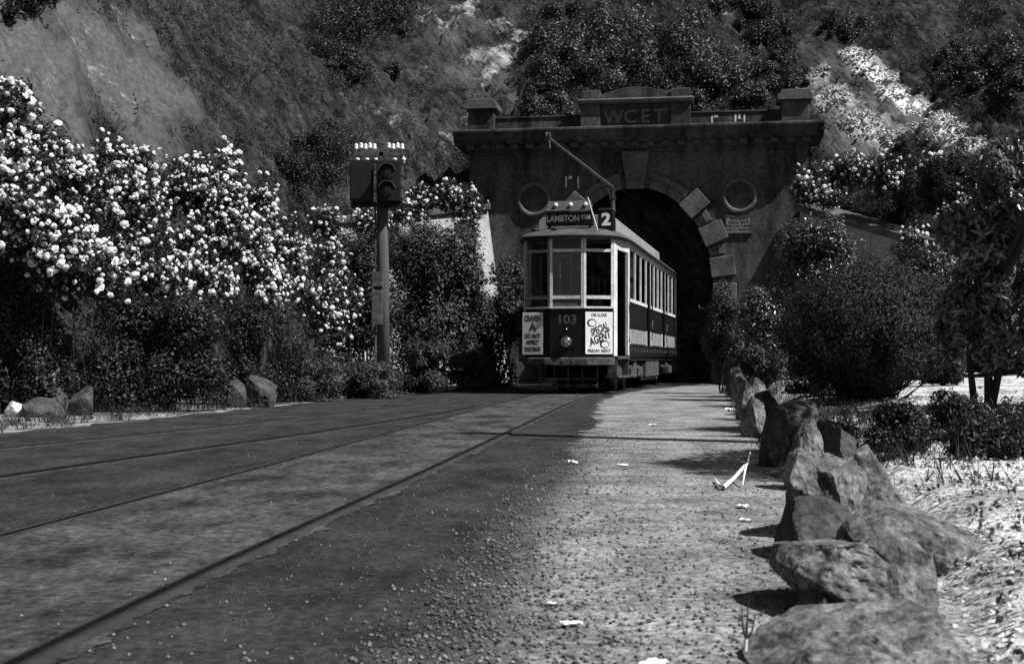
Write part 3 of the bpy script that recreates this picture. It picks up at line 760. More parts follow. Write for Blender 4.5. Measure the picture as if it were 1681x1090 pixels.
for tx_, sz, z, sx in (('CRAVEN', .165, .315, .57), ('A', .25, .125, .9), ('DO NOT', .125, -.055, .68), ('AFFECT', .125, -.19, .68), ('YOUR THROAT', .125, -.335, .41)):
    text('lettering', tx_, sz, m_ink, p2, (0, -0.0075, z), bold=0.006, ext=0.001, sx=sx)
text('fleet_number', '103', 0.26, m_goldleaf, TR, (0, -0.003, 1.56), bold=0.006, ext=0.001, sx=1.15)
# sides
BAYS = [(1.62, 4.95), (5.85, 8.75), (9.65, 12.98)]
for s in (-1, 1):
    x0, x1 = sorted((s * 1.07, s * 1.12))
    def SB(y0, y1, z0, z1, t=0.0, d=0.05):
        return MB().box(*sorted((s * (1.12 + t), s * (1.12 + t - d))), y0, y1, z0, z1)
    SB(1.5, 13.1, 3.18, 3.31, 0.01).build('letter_board', m_cream, TR)
    for (y0, y1) in BAYS:
        nwin = 3
        wo_ = SB(y0 - .035, y1 + .035, 2.0, 2.073, 0.025, .08).build('side_window', m_cream, TR)
        for k in range(nwin + 1):
            y = y0 + (y1 - y0) * k / nwin
            MB().box(*sorted((s * 1.125, s * 1.07)), y - .035, y + .035, 2.075, 3.178).build('mullion', m_cream, wo_)
        for k in range(nwin):
            ya = y0 + (y1 - y0) * k / nwin + .035; yb = y0 + (y1 - y0) * (k + 1) / nwin - .035
            SB(ya, yb, 2.075, 3.18, -0.018, .006).build('pane', m_glass, wo_)
        SB(y0 - .03, y1 + .03, 1.50, 2.0, -0.004).build('waist_panel', m_brown, TR)
        SB(y0 - .03, y1 + .03, 1.42, 1.50, 0.012, .06).build('waist_rail', m_dash, TR)
        SB(y0 - .03, y1 + .03, 1.08, 1.42, 0.0).build('lower_panel', m_creamd, TR)
        for y in (y0 + .02, y1 - .02):
            SB(y - .03, y + .03, 1.06, 1.425, 0.02, .06).build('panel_rib', m_cream, TR)
    for (ya, yb) in ((4.985, 5.815), (8.785, 9.615)):      # entrance bays
        SB(ya + .10, yb - .10, 0.84, 3.18, -0.08, .03).build('saloon_door', m_brown, TR)
        for y in (ya + .05, yb - .05): SB(y - .045, y + .045, 0.86, 3.18, -0.002, .05).build('door_post', m_dash if s > 0 else m_brown, TR)
        MB().tube([(s * 1.17, yb - .06, 1.2), (s * 1.19, yb - .06, 1.7), (s * 1.17, yb - .06, 2.6)], .016, 6).build('hand_rail', m_chrome, TR)
    SB(1.5, 13.1, 0.80, 1.06, -0.01).build('side_skirt', m_brown, TR)
    for y in np.arange(1.9, 13.0, 0.62):
        MB().box(*sorted((s * 1.115, s * 1.14)), y - .05, y + .05, 0.90, 0.98).build('step_bracket', m_iron, TR)
# floor, underframe, interior
outl = PLAN + [(-x, TL - y) for x, y in PLAN]
MB().prism([(x * .95, 7.3 + (y - 7.3) * .99) for x, y in outl], 'z', 0.70, 0.798).build('underframe', m_black, TR)
for y in (1.56, 13.04):
    bk = MB(); bk.box(-1.06, -.35, y - .03, y + .03, .80, 2.1); bk.box(.35, 1.06, y - .03, y + .03, .80, 2.1); bk.box(-1.06, 1.06, y - .03, y + .03, 3.0, 3.3)
    for x in (-1.03, -.36, .36, 1.03): bk.box(x - .03, x + .03, y - .03, y + .03, 2.1, 3.0)
    bk.build('bulkhead', m_inside, TR)
for x in (-.3, .3):
    MB().tube([(x, .62, .8), (x, .62, 3.28)], .02, 8).build('grab_pole', m_creamd, TR)
for y in np.arange(2.3, 12.6, 1.15):
    for s in (-1, 1):
        MB().box(*sorted((s * .28, s * 1.02)), y - .04, y + .06, 1.2, 1.85).box(*sorted((s * .28, s * 1.02)), y + .06, y + .5, 1.15, 1.27).build('seat', m_inside, TR, bevel=0.02)
# roof
def outline(grow):
    pl = [(-1.18, 1.6), (-1.14, .9), (-1.06, .42), (-.92, .16), (-.66, -.0), (-.36, -.09), (0, -.12)]
    half = pl + [(-x, y) for x, y in pl[:-1]][::-1]
    o = half + [(-x, TL - y) for x, y in half]
    return o
ol = outline(0)
def inset(p, s):
    x, y = p; yc = min(max(y, 1.9), TL - 1.9)
    return (x * s, yc + (y - yc) * s)
rings = [(1.0, 3.27), (1.0, 3.345), (.985, 3.36), (.93, 3.43), (.82, 3.50), (.66, 3.555), (.45, 3.59), (.2, 3.605), (.02, 3.61)]
b = MB(); n = len(ol)
for s, z in rings: b.v += [(*inset(p, s), z) for p in ol]
for r in range(len(rings) - 1):
    for k in range(n): b.f.append((r * n + k, r * n + (k + 1) % n, (r + 1) * n + (k + 1) % n, (r + 1) * n + k))
b.f.append(tuple(range(n)))
roof = b.build('roof', m_roof, TR, smooth=True)
b = MB(); n = len(ol)
ro = [inset(p, 1.02) for p in ol]; ri = [inset(p, .985) for p in ol]
b.v = [(*p, 3.255) for p in ro] + [(*p, 3.325) for p in ro] + [(*p, 3.325) for p in ri] + [(*p, 3.255) for p in ri]
for r in range(4):
    for k in range(n): b.f.append((r * n + k, r * n + (k + 1) % n, ((r + 1) % 4) * n + (k + 1) % n, ((r + 1) % 4) * n + k))
b.build('gutter', m_dash, roof)
cp = [(-.88, 3.40), (-.86, 3.80), (-.80, 3.86), (-.4, 3.91), (0, 3.93), (.4, 3.91), (.80, 3.86), (.86, 3.80), (.88, 3.40)]
cl_ = MB().prism(cp, 'y', 1.35, 10.6).build('clerestory', m_canvas, roof, bevel=0.01)
MB().box(-.5, .5, 13.95, 14.15, 3.56, 3.86).build('destination_box', m_dash, TR, bevel=0.01)
for x, y in ((-.8, .62), (-.28, .18), (.5, 13.6)):
    MB().lathe([(.07, 0), (.075, .04), (.09, .06), (.05, .11), (.01, .12)], 'z', seg=12).build('roof_vent', m_black, roof, (x, y, 3.42 if y < .3 else 3.46))
# destination box, visor with lamps, strut
dbx = MB().box(-.50, .50, .28, .52, 3.58, 3.86).build('destination_box', m_dash, TR, bevel=0.01)
text('lettering', 'LAMBTON', 0.185, m_paperd, dbx, (-0.13, .276, 3.715), bold=0.004, ext=0.001, sx=0.82)
text('lettering', 'STN', 0.13, m_paperd, dbx, (0.36, .276, 3.735), bold=0.003, ext=0.001, sx=0.82)
for x in (-.44, .44):
    MB().box(x - .03, x + .03, .34, .46, 3.44, 3.58).build('bracket', m_iron, dbx)
vis = MB().hexa([(-.50, .22, 3.875), (.50, .22, 3.875), (.48, .28, 3.885), (-.48, .28, 3.885), (-.46, .34, 4.10), (.46, .34, 4.10), (.45, .40, 4.10), (-.45, .40, 4.10)]).build('lamp_board', m_grey, dbx, bevel=0.01)
for x in (-.28, .04, .36):
    MB().lathe([(.03, .03), (.045, -.02), (.04, -.06), (.01, -.075)], 'y', seg=12).build('lamp', m_porcelain, dbx, (x, .285, 4.02), (0.5, 0, 0), smooth=True)
MB().tube([(.42, .17, 4.14), (.62, .20, 3.45)], .018, 6).build('strut', m_cream, dbx)
rb_ = MB().box(.60, .92, .42, .80, 3.45, 3.90).build('route_box', m_dash, TR, bevel=0.01)
text('route_number', '2', 0.36, m_paper, rb_, (.775, .416, 3.69), bold=0.016, ext=0.001, sx=1.05)
MB().box(.60, .92, .40, .82, 3.905, 3.93).build('box_lid', m_grey, rb_)
# trolley mast and pole
Rt = Matrix.Rotation(math.radians(12.4), 3, 'Z')
tip_w = at(900, 226, 27.9); tip = Rt @ (tip_w - TR.location)
MB().box(-.35, .35, 6.6, 7.6, 3.92, 4.06).build('trolley_plank', m_brown, TR)
MB().tube([(0, 7.05, 4.06), (0, 7.05, 4.3), (0, 7.05, 5.22)], [.12, .065, .05], 10).build('trolley_mast', m_iron, TR)
pole = MB().tube([(0, 7.15, 5.20), (0.0, 6.9, 5.26), tuple(tip)], [.045, .04, .026], 8).build('trolley_pole', m_iron, TR)
for x in (-.06, .06): MB().tube([(x, 7.1, 4.95), (x * 1.3, 6.5, 5.23)], .022, 6).build('pole_spring', m_iron, TR)
MB().lathe([(.03, -.05), (.07, -.045), (.045, 0), (.07, .045), (.03, .05)], 'x', seg=14).build('trolley_wheel', m_iron, pole, tuple(tip + Vector((0, 0, .05))))
MB().tube([tuple(tip + Vector((0, .1, -.03))), tuple(tip + Vector((.02, .12, -.22)))], .012, 5).build('pole_rope', m_creamd, pole)
# bogies, wheels and gear
for yc in (3.55, 11.05):
    bg_ = MB()
    for s in (-1, 1):
        bg_.box(*sorted((s * .90, s * .98)), yc - 1.15, yc + 1.15, .50, .62)
        bg_.box(*sorted((s * .86, s * 1.02)), yc - .25, yc + .25, .30, .72)
    bg_.box(-.9, .9, yc - .15, yc + .15, .42, .62)
    bo = bg_.build('bogie', m_iron, TR, bevel=0.01)
    for s in (-1, 1):
        for q in (-.72, .72):
            MB().lathe([(.36, -.06), (.40, -.055), (.40, .03), (.43, .035), (.43, .06), (.10, .06), (.08, .02), (.30, .01), (.32, -.05)], 'x', seg=28).build('wheel', m_iron, bo, (s * .61, yc + q, .415), (0, 0, 0 if s < 0 else math.pi))
            MB().box(*sorted((s * .90, s * 1.10)), yc + q - .14, yc + q + .14, .30, .56).build('axle_box', m_iron, bo, bevel=0.03)
            for dy in (-.2, .2):
                MB().lathe([(.06, .0), (.07, .03), (.06, .06), (.07, .09), (.06, .12), (.07, .15), (.06, .18)], 'z', seg=10).build('spring', m_iron, bo, (s * 1.02, yc + q + dy * 1.2, .34))
    for q in (-.72, .72): MB().tube([(-.75, yc + q, .415), (.75, yc + q, .415)], .05, 8).build('axle', m_iron, bo)
for s in (-1, 1):
    for k in range(5):
        MB().box(*sorted((s * .72, s * 1.06)), 5.55 + k * .62, 6.08 + k * .62, .28, .68).build('resistance_box', m_iron, TR, bevel=0.02)
    MB().tube([(s * .95, 5.4, .24), (s * .95, 9.0, .22)], .03, 6).build('truss_rod', m_iron, TR)
    MB().box(*sorted((s * .70, s * .98)), .95, 1.45, .32, .72).build('sand_box', m_iron, TR, bevel=0.03)

# ------------------------------------------------------------------ overhead wire
b = MB()
wp = [Vector((4.3, 44, 5.45)), Vector((3.75, 39.0, 5.6)), tip_w + Vector((0, 0, .10)), at(846, 110, 22.0), at(780, 0, 17.6), Vector((-1.2, 10, 5.75)), Vector((-2.2, 0, 5.8)), Vector((-2.8, -6, 5.8))]
b.tube(wp, 0.006, 5)
wire = b.build('trolley_wire', m_black); tag(wire, 'thin overhead trolley wire running out of the tunnel above the tram', 'wire')

# ------------------------------------------------------------------ signal pole
PB = at(628, 590, 26.0); PB.z = -0.12
sp = empty('signal_pole', PB, 0, 'tall wooden pole with two signal boxes and a crossarm of insulators', 'signal pole')
MB().tube([(0.02, 0, -.1), (0.01, 0, 2.5), (-0.01, 0, 4.86)], [.138, .124, .102], 14).build('pole', m_wood, sp, smooth=True)
MB().tube([(-0.01, 0, 4.86), (-0.01, 0, 4.95)], [.125, .03], 14).build('pole_cap', m_iron, sp)
MB().box(-.62, .42, -.20, -.10, 3.93, 4.02).build('bracket_arm', m_black, sp)
MB().box(-.62, .42, -.19, -.11, 4.82, 4.88).build('bracket_arm', m_black, sp)
lb = MB().box(-.62, -.19, -.36, .12, 4.03, 4.82).build('signal_box', m_black, sp, bevel=0.01)
MB().box(-.60, -.30, -.375, -.362, 4.07, 4.78).build('box_door', m_black, lb, bevel=0.004)
hd = MB().box(-.08, .40, -.42, -.02, 4.03, 4.83).build('signal_head', m_black, sp, bevel=0.01)
for z in (4.25, 4.60):
    ln = MB().lathe([(.14, -.42), (.13, -.44), (.07, -.465), (.01, -.47)], 'y', seg=24).build('lens', m_lens, hd, (.14, 0, z), smooth=True)
    vz = MB(); nn = 14
    for k in range(nn + 1):
        a = math.radians(10 + 160 * k / nn)
        for r, y in ((.165, -.42), (.165, -.62), (.155, -.62), (.155, -.42)):
            vz.v.append((r * math.cos(a), y, r * math.sin(a)))
    for k in range(nn):
        for q in range(4): vz.f.append((k * 4 + q, k * 4 + (q + 1) % 4, (k + 1) * 4 + (q + 1) % 4, (k + 1) * 4 + q))
    vz.build('visor', m_grey, hd, (.14, 0, z))
for z in (4.1, 4.33, 4.56):
    MB().box(.402, .43, -.34, -.06, z, z + .18).build('vent_plate', m_grey, hd)
MB().box(-.56, .44, -.16, -.08, 4.97, 5.045).build('crossarm', m_wood, sp)
MB().box(-.05, .03, -.16, .06, 4.86, 5.1).build('crossarm_bracket', m_iron, sp)
k_ = 0
for x in (-.52, -.42, -.33, -.24, -.15, .14, .23, .32, .41):
    p = MB().lathe([(.010, 0), (.010, .05), (.042, .05), (.045, .09), (.028, .10), (.038, .12), (.034, .155), (.012, .17)], 'z', seg=12).build('insulator', m_porcelain, sp, (x, -.12, 5.05 + .02 * (k_ % 2)), smooth=True); k_ += 1
    if k_ % 2: MB().lathe([(.010, 0), (.010, -.04), (.042, -.04), (.045, -.08), (.028, -.09), (.034, -.13), (.012, -.15)], 'z', seg=12).build('insulator', m_porcelain, sp, (x + .03, -.12, 4.965), smooth=True)
for z0, z1 in ((1.55, 2.25), (2.32, 2.62)):
    MB().box(-.20, .02, -.26, -.12, z0, z1).build('switch_box', m_iron, sp, bevel=0.012)
MB().tube([(-.13, -.14, .1), (-.13, -.15, 1.6), (-.13, -.15, 3.95)], .022, 6).build('conduit', m_iron, sp)
# roadside pole that stands to the right of the view; its shadow lies across the path
up = empty('utility_pole', (5.05, 10.0, 0.4), 0, 'plain utility pole right of the path whose long shadow crosses the gravel', 'utility pole')
MB().tube([(0, 0, -.6), (0, 0, 4), (0, 0, 7.6)], [.19, .17, .14], 12).build('pole', m_wood, up, smooth=True)
MB().tube([(0, 0, 7.6), (0, 0, 7.68)], [.15, .03], 12).build('pole_cap', m_iron, up)

# ------------------------------------------------------------------ foliage tools
def leaf_cloud(name, P, Nrm, L, w=0.5, fold=0.14, droop=0.0, r=None):
    """one small folded leaf (two triangles) at each point"""
    r = r or rng
    n = len(P)
    Nrm = unit(Nrm)
    t = r.normal(size=(n, 3)); t = unit(t - Nrm * (t * Nrm).sum(1, keepdims=True))
    if droop:
        t = unit(t + np.array([0, 0, -droop]))
    bvec = np.cross(Nrm, t)
    ln = (L * r.uniform(0.6, 1.25, n))[:, None]
    V = np.empty((n, 4, 3))
    V[:, 0] = P - t * ln * 0.5
    V[:, 1] = P + bvec * ln * w * 0.5 + Nrm * ln * fold
    V[:, 2] = P + t * ln * 0.5
    V[:, 3] = P - bvec * ln * w * 0.5 + Nrm * ln * fold
    i = np.arange(n)[:, None] * 4
    F = np.concatenate([i + np.array([[0, 1, 2]]), i + np.array([[0, 2, 3]])])
    return np_mesh(name, V.reshape(-1, 3), F)

def rdir(n, r):
    return unit(r.normal(size=(n, 3)))

def crown(radii, n, lumps, r, zc, zmin, lr=(0.28, 0.46), spread=(0.3, 0.78), full=False):
    """leaf points through a lumpy crown; local coordinates, centre (0,0,zc)"""
    radii = np.array(radii)
    C = rdir(lumps, r) * r.uniform(spread[0], spread[1], (lumps, 1))
    if full:
        z = r.uniform(-1.0, 0.74, lumps); rho = np.sqrt(r.uniform(0.05, 1, lumps)) * .74 * np.sqrt(1 - np.maximum(0, z) ** 2); a = r.uniform(0, 2 * math.pi, lumps)
        C = np.stack([rho * np.cos(a), rho * np.sin(a), z], 1)
    R = r.uniform(lr[0], lr[1], lumps)
    k = r.choice(lumps, n, p=R ** 2 / (R ** 2).sum())
    d = rdir(n, r)
    rad = R[k] * (r.uniform(0.25, 1.0, n) ** 0.45) * r.choice([1.0, 1.0, 1.0, 1.18], n)
    p = C[k] + d * rad[:, None]
    out = unit(p * 0.5 + d)
    P = p * radii
    P[:, 2] += zc
    if zmin is not None:
        low = P[:, 2] < zmin
        P[low, 2] = zmin + np.abs(r.normal(0, 0.08, low.sum()))
    return P, out, C * radii + np.array([0, 0, zc]), R

def stems_mesh(base_pts, ends, r, rad=0.014, wob=0.08):
    b = MB()
    for e in ends:
        s = Vector(base_pts[r.integers(len(base_pts))]); e = Vector(e)
        path = []
        for k in range(5):
            t = k / 4
            q = s.lerp(e, t); q.z = s.z + (e.z - s.z) * (t ** 0.8)
            q += Vector(r.normal(0, wob * math.sin(math.pi * t) * 0.5, 3)); path.append(q)
        b.tube(path, [rad, rad * .85, rad * .7, rad * .5, rad * .3], 5, cap=False)
    return b

def shrub(name, label, cat, box, Y, n, L, mat, depth=0.8, lumps=14, group=None, seed=1, upb=0.5, w=0.5, stems=10, base=None, sprigs=6, lr=(0.28, 0.46), spread=(0.3, 0.78), loc=None, nb=0.7, full=True):
    """shrub whose crown covers a box of the photograph at distance Y"""
    r = np.random.default_rng(seed)
    x0, y0, x1, y1 = box
    c = at((x0 + x1) / 2, (y0 + y1) / 2, Y)
    rx = (x1 - x0) / 2 * Y / F_PX; rz = (y1 - y0) / 2 * Y / F_PX
    gz = ground_z(c.x, c.y) if base is None else base
    root = empty(name, (c.x, c.y, gz), 0, label, cat, group)
    zc = c.z - gz
    P, out, C, R = crown((rx, rx * depth if depth < 5 else depth - 5, rz), int(n * 1.5), int(lumps * 1.5) if full else lumps, r, zc, 0.02, (lr[0] * .8, lr[1] * .9) if full else lr, spread, full)
    if sprigs:
        PP = [P]; OO = [out]
        for k in range(sprigs):
            d = rdir(1, r)[0]; d[2] = abs(d[2]) * 0.9 + 0.15; d /= np.linalg.norm(d)
            s0 = d * np.array([rx, rx * min(depth, 1.2), rz]) * 0.8; ln = r.uniform(.15, .38) * min(rx, rz)
            m = max(8, int(n * 0.004))
            tt = r.uniform(0, 1, (m, 1))
            PP.append(s0 + d * ln * tt + r.normal(0, L * .45, (m, 3)) + np.array([0, 0, zc])); OO.append(rdir(m, r))
        P = np.concatenate(PP); out = np.concatenate(OO)
    nr = out * nb + np.array([0, 0, upb]) + r.normal(0, 0.45, P.shape)
    me = leaf_cloud('foliage', P, nr, L, w, r=r)
    link('foliage', me, mat, root)
    if stems:
        bp = [(r.normal(0, rx * .12), r.normal(0, rx * .12), -0.1) for _ in range(5)]
        stems_mesh(bp, C[r.integers(0, len(C), stems)] * np.array([.9, .9, 1]), r, rad=max(0.012, min(rx, rz) * .03)).build('stems', m_bark, root)
    return root, P, out

# ------------------------------------------------------------------ roses
def rose_bloom(seed):
    """double rose: a dome of overlapping petals"""
    r = random.Random(seed); vs = [(0, 0, .036)]; fs = []
    for rad, h, cnt in ((.020, .034, 5), (.040, .018, 7), (.050, -.006, 7)):
        for k in range(cnt):
            a = 2 * math.pi * k / cnt + r.uniform(-.25, .25); q = rad * r.uniform(.8, 1.2)
            vs.append((q * math.cos(a), q * math.sin(a), h + r.uniform(-.009, .009)))
    fs += [(0, 1 + k, 1 + (k + 1) % 5) for k in range(5)]
    k5 = [1 + k for k in range(5)]; k7 = [6 + k for k in range(7)]; k8 = [13 + k for k in range(7)]
    for k in range(7):
        i0 = k5[int(k * 5 / 7) % 5]; i1 = k5[int((k + 1) * 5 / 7) % 5]
        fs.append((i0, k7[k], k7[(k + 1) % 7]))
        if i0 != i1: fs.append((i0, k7[(k + 1) % 7], i1))
        fs.append((k7[k], k8[k], k8[(k + 1) % 7])); fs.append((k7[k], k8[(k + 1) % 7], k7[(k + 1) % 7]))
    me = bpy.data.meshes.new('bloom'); me.from_pydata(vs, [], fs); me.materials.append(m_bloom)
    return me
BLOOMS = [rose_bloom(i) for i in range(9)]
def small_blooms(root, P, out, org, n, r, f, bs):
    """the many smaller blooms past the 300 largest of a bush, one part"""
    k = r.choice(np.where((out * f).sum(1) > -.15)[0], n, replace=False)
    VV = []; FF = []; o_ = 0
    for i in k:
        me = BLOOMS[r.integers(len(BLOOMS))]
        v = np.array([tuple(w.co) for w in me.vertices]); d = out[i] + f * .4 + r.normal(0, .55, 3)
        M = np.array(Vector(d).to_track_quat('Z', 'Y').to_matrix()); s = bs * r.uniform(.45, .85)
        VV.append((v * np.array([s, s, s * r.uniform(.6, 1.2)])) @ M.T + P[i] + out[i] * .05 - org); fc = np.array([tuple(p.vertices) for p in me.polygons]); FF.append(fc + o_); o_ += len(v)
    o = link('small_blooms', np_mesh('small_blooms', np.concatenate(VV), np.concatenate(FF)), m_bloom, root); o['kind'] = 'stuff'


def rose_bush(label, boxes, nleaf, nbloom, seed, bs=1.0, L=0.055, base=None, face=(0.35, -0.75, 0.35), lmat=None, cluster=0.42, depth=0.75, extra=0):
    """boxes: [(x0,y0,x1,y1,Y)] lumps of one climbing rose"""
    r = np.random.default_rng(seed)
    Cc = []; Rr = []
    for (x0, y0, x1, y1, Y) in boxes:
        c = at((x0 + x1) / 2, (y0 + y1) / 2, Y); Cc.append(np.array(c)); Rr.append(np.array([(x1 - x0) / 2, (x1 - x0) / 2 * depth + 12, (y1 - y0) / 2]) * Y / F_PX)
    Cc = np.array(Cc); Rr = np.array(Rr)
    c0 = Cc.mean(0); gz = ground_z(c0[0], c0[1]) if base is None else base
    org = np.array([c0[0], c0[1], gz])
    root = empty('climbing_rose', tuple(org), 0, label, 'rose bush', 'white climbing roses on the banks')
    PP = []; OO = []
    wts = (Rr[:, 0] * Rr[:, 2]); wts = wts / wts.sum()
    for c, R, w_ in zip(Cc, Rr, wts):
        P, out, _, _ = crown(R, int(nleaf * 1.35 * w_), 26, r, 0, None, (0.22, 0.42), (0.3, 0.82)); PP.append(P + c); OO.append(out)
    P = np.concatenate(PP); out = np.concatenate(OO)
    P[:, 2] = np.maximum(P[:, 2], gz + .02)
    me = leaf_cloud('foliage', P - org, out * .6 + np.array([0, 0, .4]) + r.normal(0, .5, P.shape), L, 0.6, r=r)
    link('foliage', me, lmat or m_leaf_rose, root)
    ends = P[r.integers(0, len(P), 5)] - org
    stems_mesh([(x, 0, -.1) for x in (-.4, -.1, .1, .4)], ends, r, rad=.008, wob=.2).build('canes', m_bark, root)
    # blooms sit in the outer, sunny skin, in loose trusses
    f = np.array(face); f = f / np.linalg.norm(f)
    score = (out * f).sum(1)
    skin = np.where(score > 0.05)[0]
    # keep leaves that lie outermost in their own lump
    cand = r.choice(skin, min(len(skin), nbloom * 3), replace=False)
    trusses = cand[:max(6, int(nbloom * cluster / 2))]
    pts = []; dirs = []
    for i in range(nbloom):
        if r.random() < cluster:
            k = trusses[r.integers(len(trusses))]; q = P[k] + out[k] * .04 + r.normal(0, .085, 3)
        else:
            k = cand[r.integers(len(cand))]; q = P[k] + out[k] * .07
        pts.append(q); dirs.append(out[k] * .8 + f * .5 + r.normal(0, .5, 3))
    for q, d in zip(pts, dirs):
        rot = Vector(d).to_track_quat('Z', 'Y').to_euler(); s = bs * (.42 + .85 * r.random() ** 1.6)
        link('bloom', BLOOMS[r.integers(len(BLOOMS))], None, root, tuple(q - org), rot, (s * r.uniform(.8, 1.2), s, s * r.uniform(.6, 1.3)))
    if extra:
        small_blooms(root, P, out, org, extra, r, f, bs)
    return root

rose_bush('white climbing rose at the far left edge, reaching highest up the bank', [(-60, 118, 75, 300, 17.4), (10, 190, 150, 380, 17.6), (-60, 280, 90, 420, 16.8), (60, 330, 170, 500, 17.4), (-20, 125, 50, 200, 18.2)], 17000, 300, 11, 1.12, extra=330)
rose_bush('white climbing rose low on the bank behind the far-left shrub', [(20, 330, 150, 470, 16.9), (100, 400, 230, 510, 17.6), (90, 270, 190, 400, 18.0), (-50, 200, 60, 330, 17.0)], 13000, 290, 9, 1.05, extra=260)
rose_bush('white climbing rose beside the leftmost one, under the bare clay face', [(110, 215, 220, 360, 19.4), (150, 260, 290, 420, 19.2), (110, 360, 240, 505, 18.8), (200, 370, 320, 505, 19.0), (200, 240, 270, 330, 20.2)], 16000, 300, 12, 1.05, extra=360)
rose_bush('densest white climbing rose in the middle of the left bank', [(240, 240, 350, 380, 21.4), (310, 250, 410, 400, 21.6), (270, 350, 400, 505, 20.8), (360, 330, 450, 470, 21.6), (355, 228, 395, 300, 22.4)], 16000, 300, 13, 1.05, extra=380)
rose_bush('white climbing rose at the foot of the left bank, above the smooth dark shrub', [(290, 400, 400, 505, 20.0), (380, 400, 470, 505, 21.0), (330, 300, 420, 420, 20.8), (210, 420, 300, 505, 19.0)], 12000, 290, 10, 1.0, extra=260)
rose_bush('white climbing rose on the right shoulder of the left bank, sloping towards the pole', [(390, 285, 470, 410, 23.6), (420, 340, 530, 470, 23.4), (400, 400, 500, 520, 22.6), (470, 420, 570, 560, 23.4), (500, 480, 580, 600, 23.6)], 14000, 300, 14, 1.0, extra=330)
rose_bush('thin white climbing rose just left of the signal pole', [(500, 385, 575, 480, 27.2), (540, 440, 600, 560, 27.0), (560, 330, 660, 400, 29.5), (500, 330, 570, 410, 27.8)], 12000, 170, 15, 1.0, extra=80)
rose_bush('white rose spilling over the wall at the left corner of the portal', [(655, 300, 720, 365, 36.4), (700, 285, 780, 360, 36.6), (740, 300, 806, 380, 36.8), (745, 350, 790, 420, 36.2), (640, 320, 700, 375, 36.2)], 14000, 280, 16, 1.2, extra=120, base=2.0, L=.07)
rose_bush('white rose overhanging the right corner of the portal', [(1280, 275, 1370, 345, 35.0), (1340, 245, 1430, 330, 35.6), (1400, 250, 1490, 330, 35.4), (1330, 300, 1400, 350, 34.6), (1440, 235, 1500, 310, 36.0), (1500, 250, 1560, 320, 34.5)], 15000, 300, 17, 1.2, extra=160, base=3.0, L=.07, face=(.1, -.7, .6))
rose_bush('white rose below the sloping wall coping on the right', [(1455, 360, 1540, 460, 29.0), (1500, 400, 1600, 530, 27.5), (1520, 330, 1620, 430, 29.5)], 12000, 170, 18, 1.1, base=1.0, L=.06, face=(.1, -.6, .7))
rose_bush('small white rose high on the right bank beside the pale gully', [(1570, 275, 1630, 330, 32.5), (1600, 300, 1670, 380, 31.5), (1560, 310, 1620, 370, 31.8)], 8000, 80, 19, 1.2, base=3.0, L=.06, face=(.1, -.6, .7))

# ------------------------------------------------------------------ shrubs, left side
G1 = 'dark shrubs along the left verge'
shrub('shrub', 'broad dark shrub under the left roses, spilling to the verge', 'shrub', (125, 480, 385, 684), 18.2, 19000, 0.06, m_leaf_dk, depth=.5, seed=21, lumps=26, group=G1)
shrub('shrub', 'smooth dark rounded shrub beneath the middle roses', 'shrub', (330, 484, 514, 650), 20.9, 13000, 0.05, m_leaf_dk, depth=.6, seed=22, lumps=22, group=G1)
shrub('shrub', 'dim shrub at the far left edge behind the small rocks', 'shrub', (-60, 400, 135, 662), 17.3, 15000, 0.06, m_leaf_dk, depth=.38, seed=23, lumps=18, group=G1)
shrub('shrub', 'low leafy shrub spreading right of the rounded one', 'shrub', (430, 560, 585, 668), 22.6, 9000, 0.055, m_leaf_md, seed=24, lumps=16, group=G1)
shrub('shrub', 'low bright-topped shrub at the foot of the signal pole', 'shrub', (545, 592, 672, 660), 24.2, 8000, 0.055, m_leaf_md, seed=25, lumps=16, group=G1)
shrub('shrub', 'low shrub just right of the signal pole foot', 'shrub', (645, 560, 745, 645), 27.2, 7000, 0.06, m_leaf_md, seed=26, lumps=14, group=G1)
shrub('shrub', 'last low shrub of the verge, nearest the tram', 'shrub', (725, 580, 815, 637), 29.8, 6000, 0.06, m_leaf_md, seed=27, lumps=14, group=G1)
shrub('shrub', 'big full shrub between the signal pole and the portal', 'shrub', (628, 360, 812, 610), 31.5, 20000, 0.10, m_leaf_md, seed=28, lumps=28, group=G1)
shrub('shrub', 'shrub hanging against the portal wall beside the tram', 'shrub', (742, 425, 890, 632), 33.0, 16000, 0.095, m_leaf_md, seed=29, lumps=20, group=G1)
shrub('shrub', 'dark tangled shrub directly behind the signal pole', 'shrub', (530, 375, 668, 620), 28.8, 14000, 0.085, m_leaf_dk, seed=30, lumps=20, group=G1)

# ------------------------------------------------------------------ shrubs, right side
G2 = 'shrubs in the right-hand bed'
shrub('shrub', 'rounded clipped-looking shrub right of the tunnel mouth', 'shrub', (1148, 464, 1232, 600), 27.5, 9000, 0.06, m_leaf_md, seed=41, lumps=16, group=G2)
shrub('shrub', 'glossy leafed shrub between the tunnel mouth and the domed shrub', 'shrub', (1200, 470, 1312, 620), 25.0, 9000, 0.075, m_leaf_gl, seed=42, lumps=16, group=G2)
shrub('rhododendron', 'tall rounded shrub with shining leaves under the sloping coping', 'shrub', (1255, 362, 1432, 560), 22.5, 13000, 0.085, m_leaf_gl, seed=43, lumps=22, group=G2, upb=.8)
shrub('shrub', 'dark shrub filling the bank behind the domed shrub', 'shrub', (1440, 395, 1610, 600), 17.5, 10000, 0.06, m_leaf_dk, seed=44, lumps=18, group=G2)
shrub('low_shrub', 'low growth over the far rocks beside the path', 'shrub', (1200, 570, 1290, 650), 20.0, 6000, 0.055, m_leaf_md, seed=45, lumps=14, group=G2)
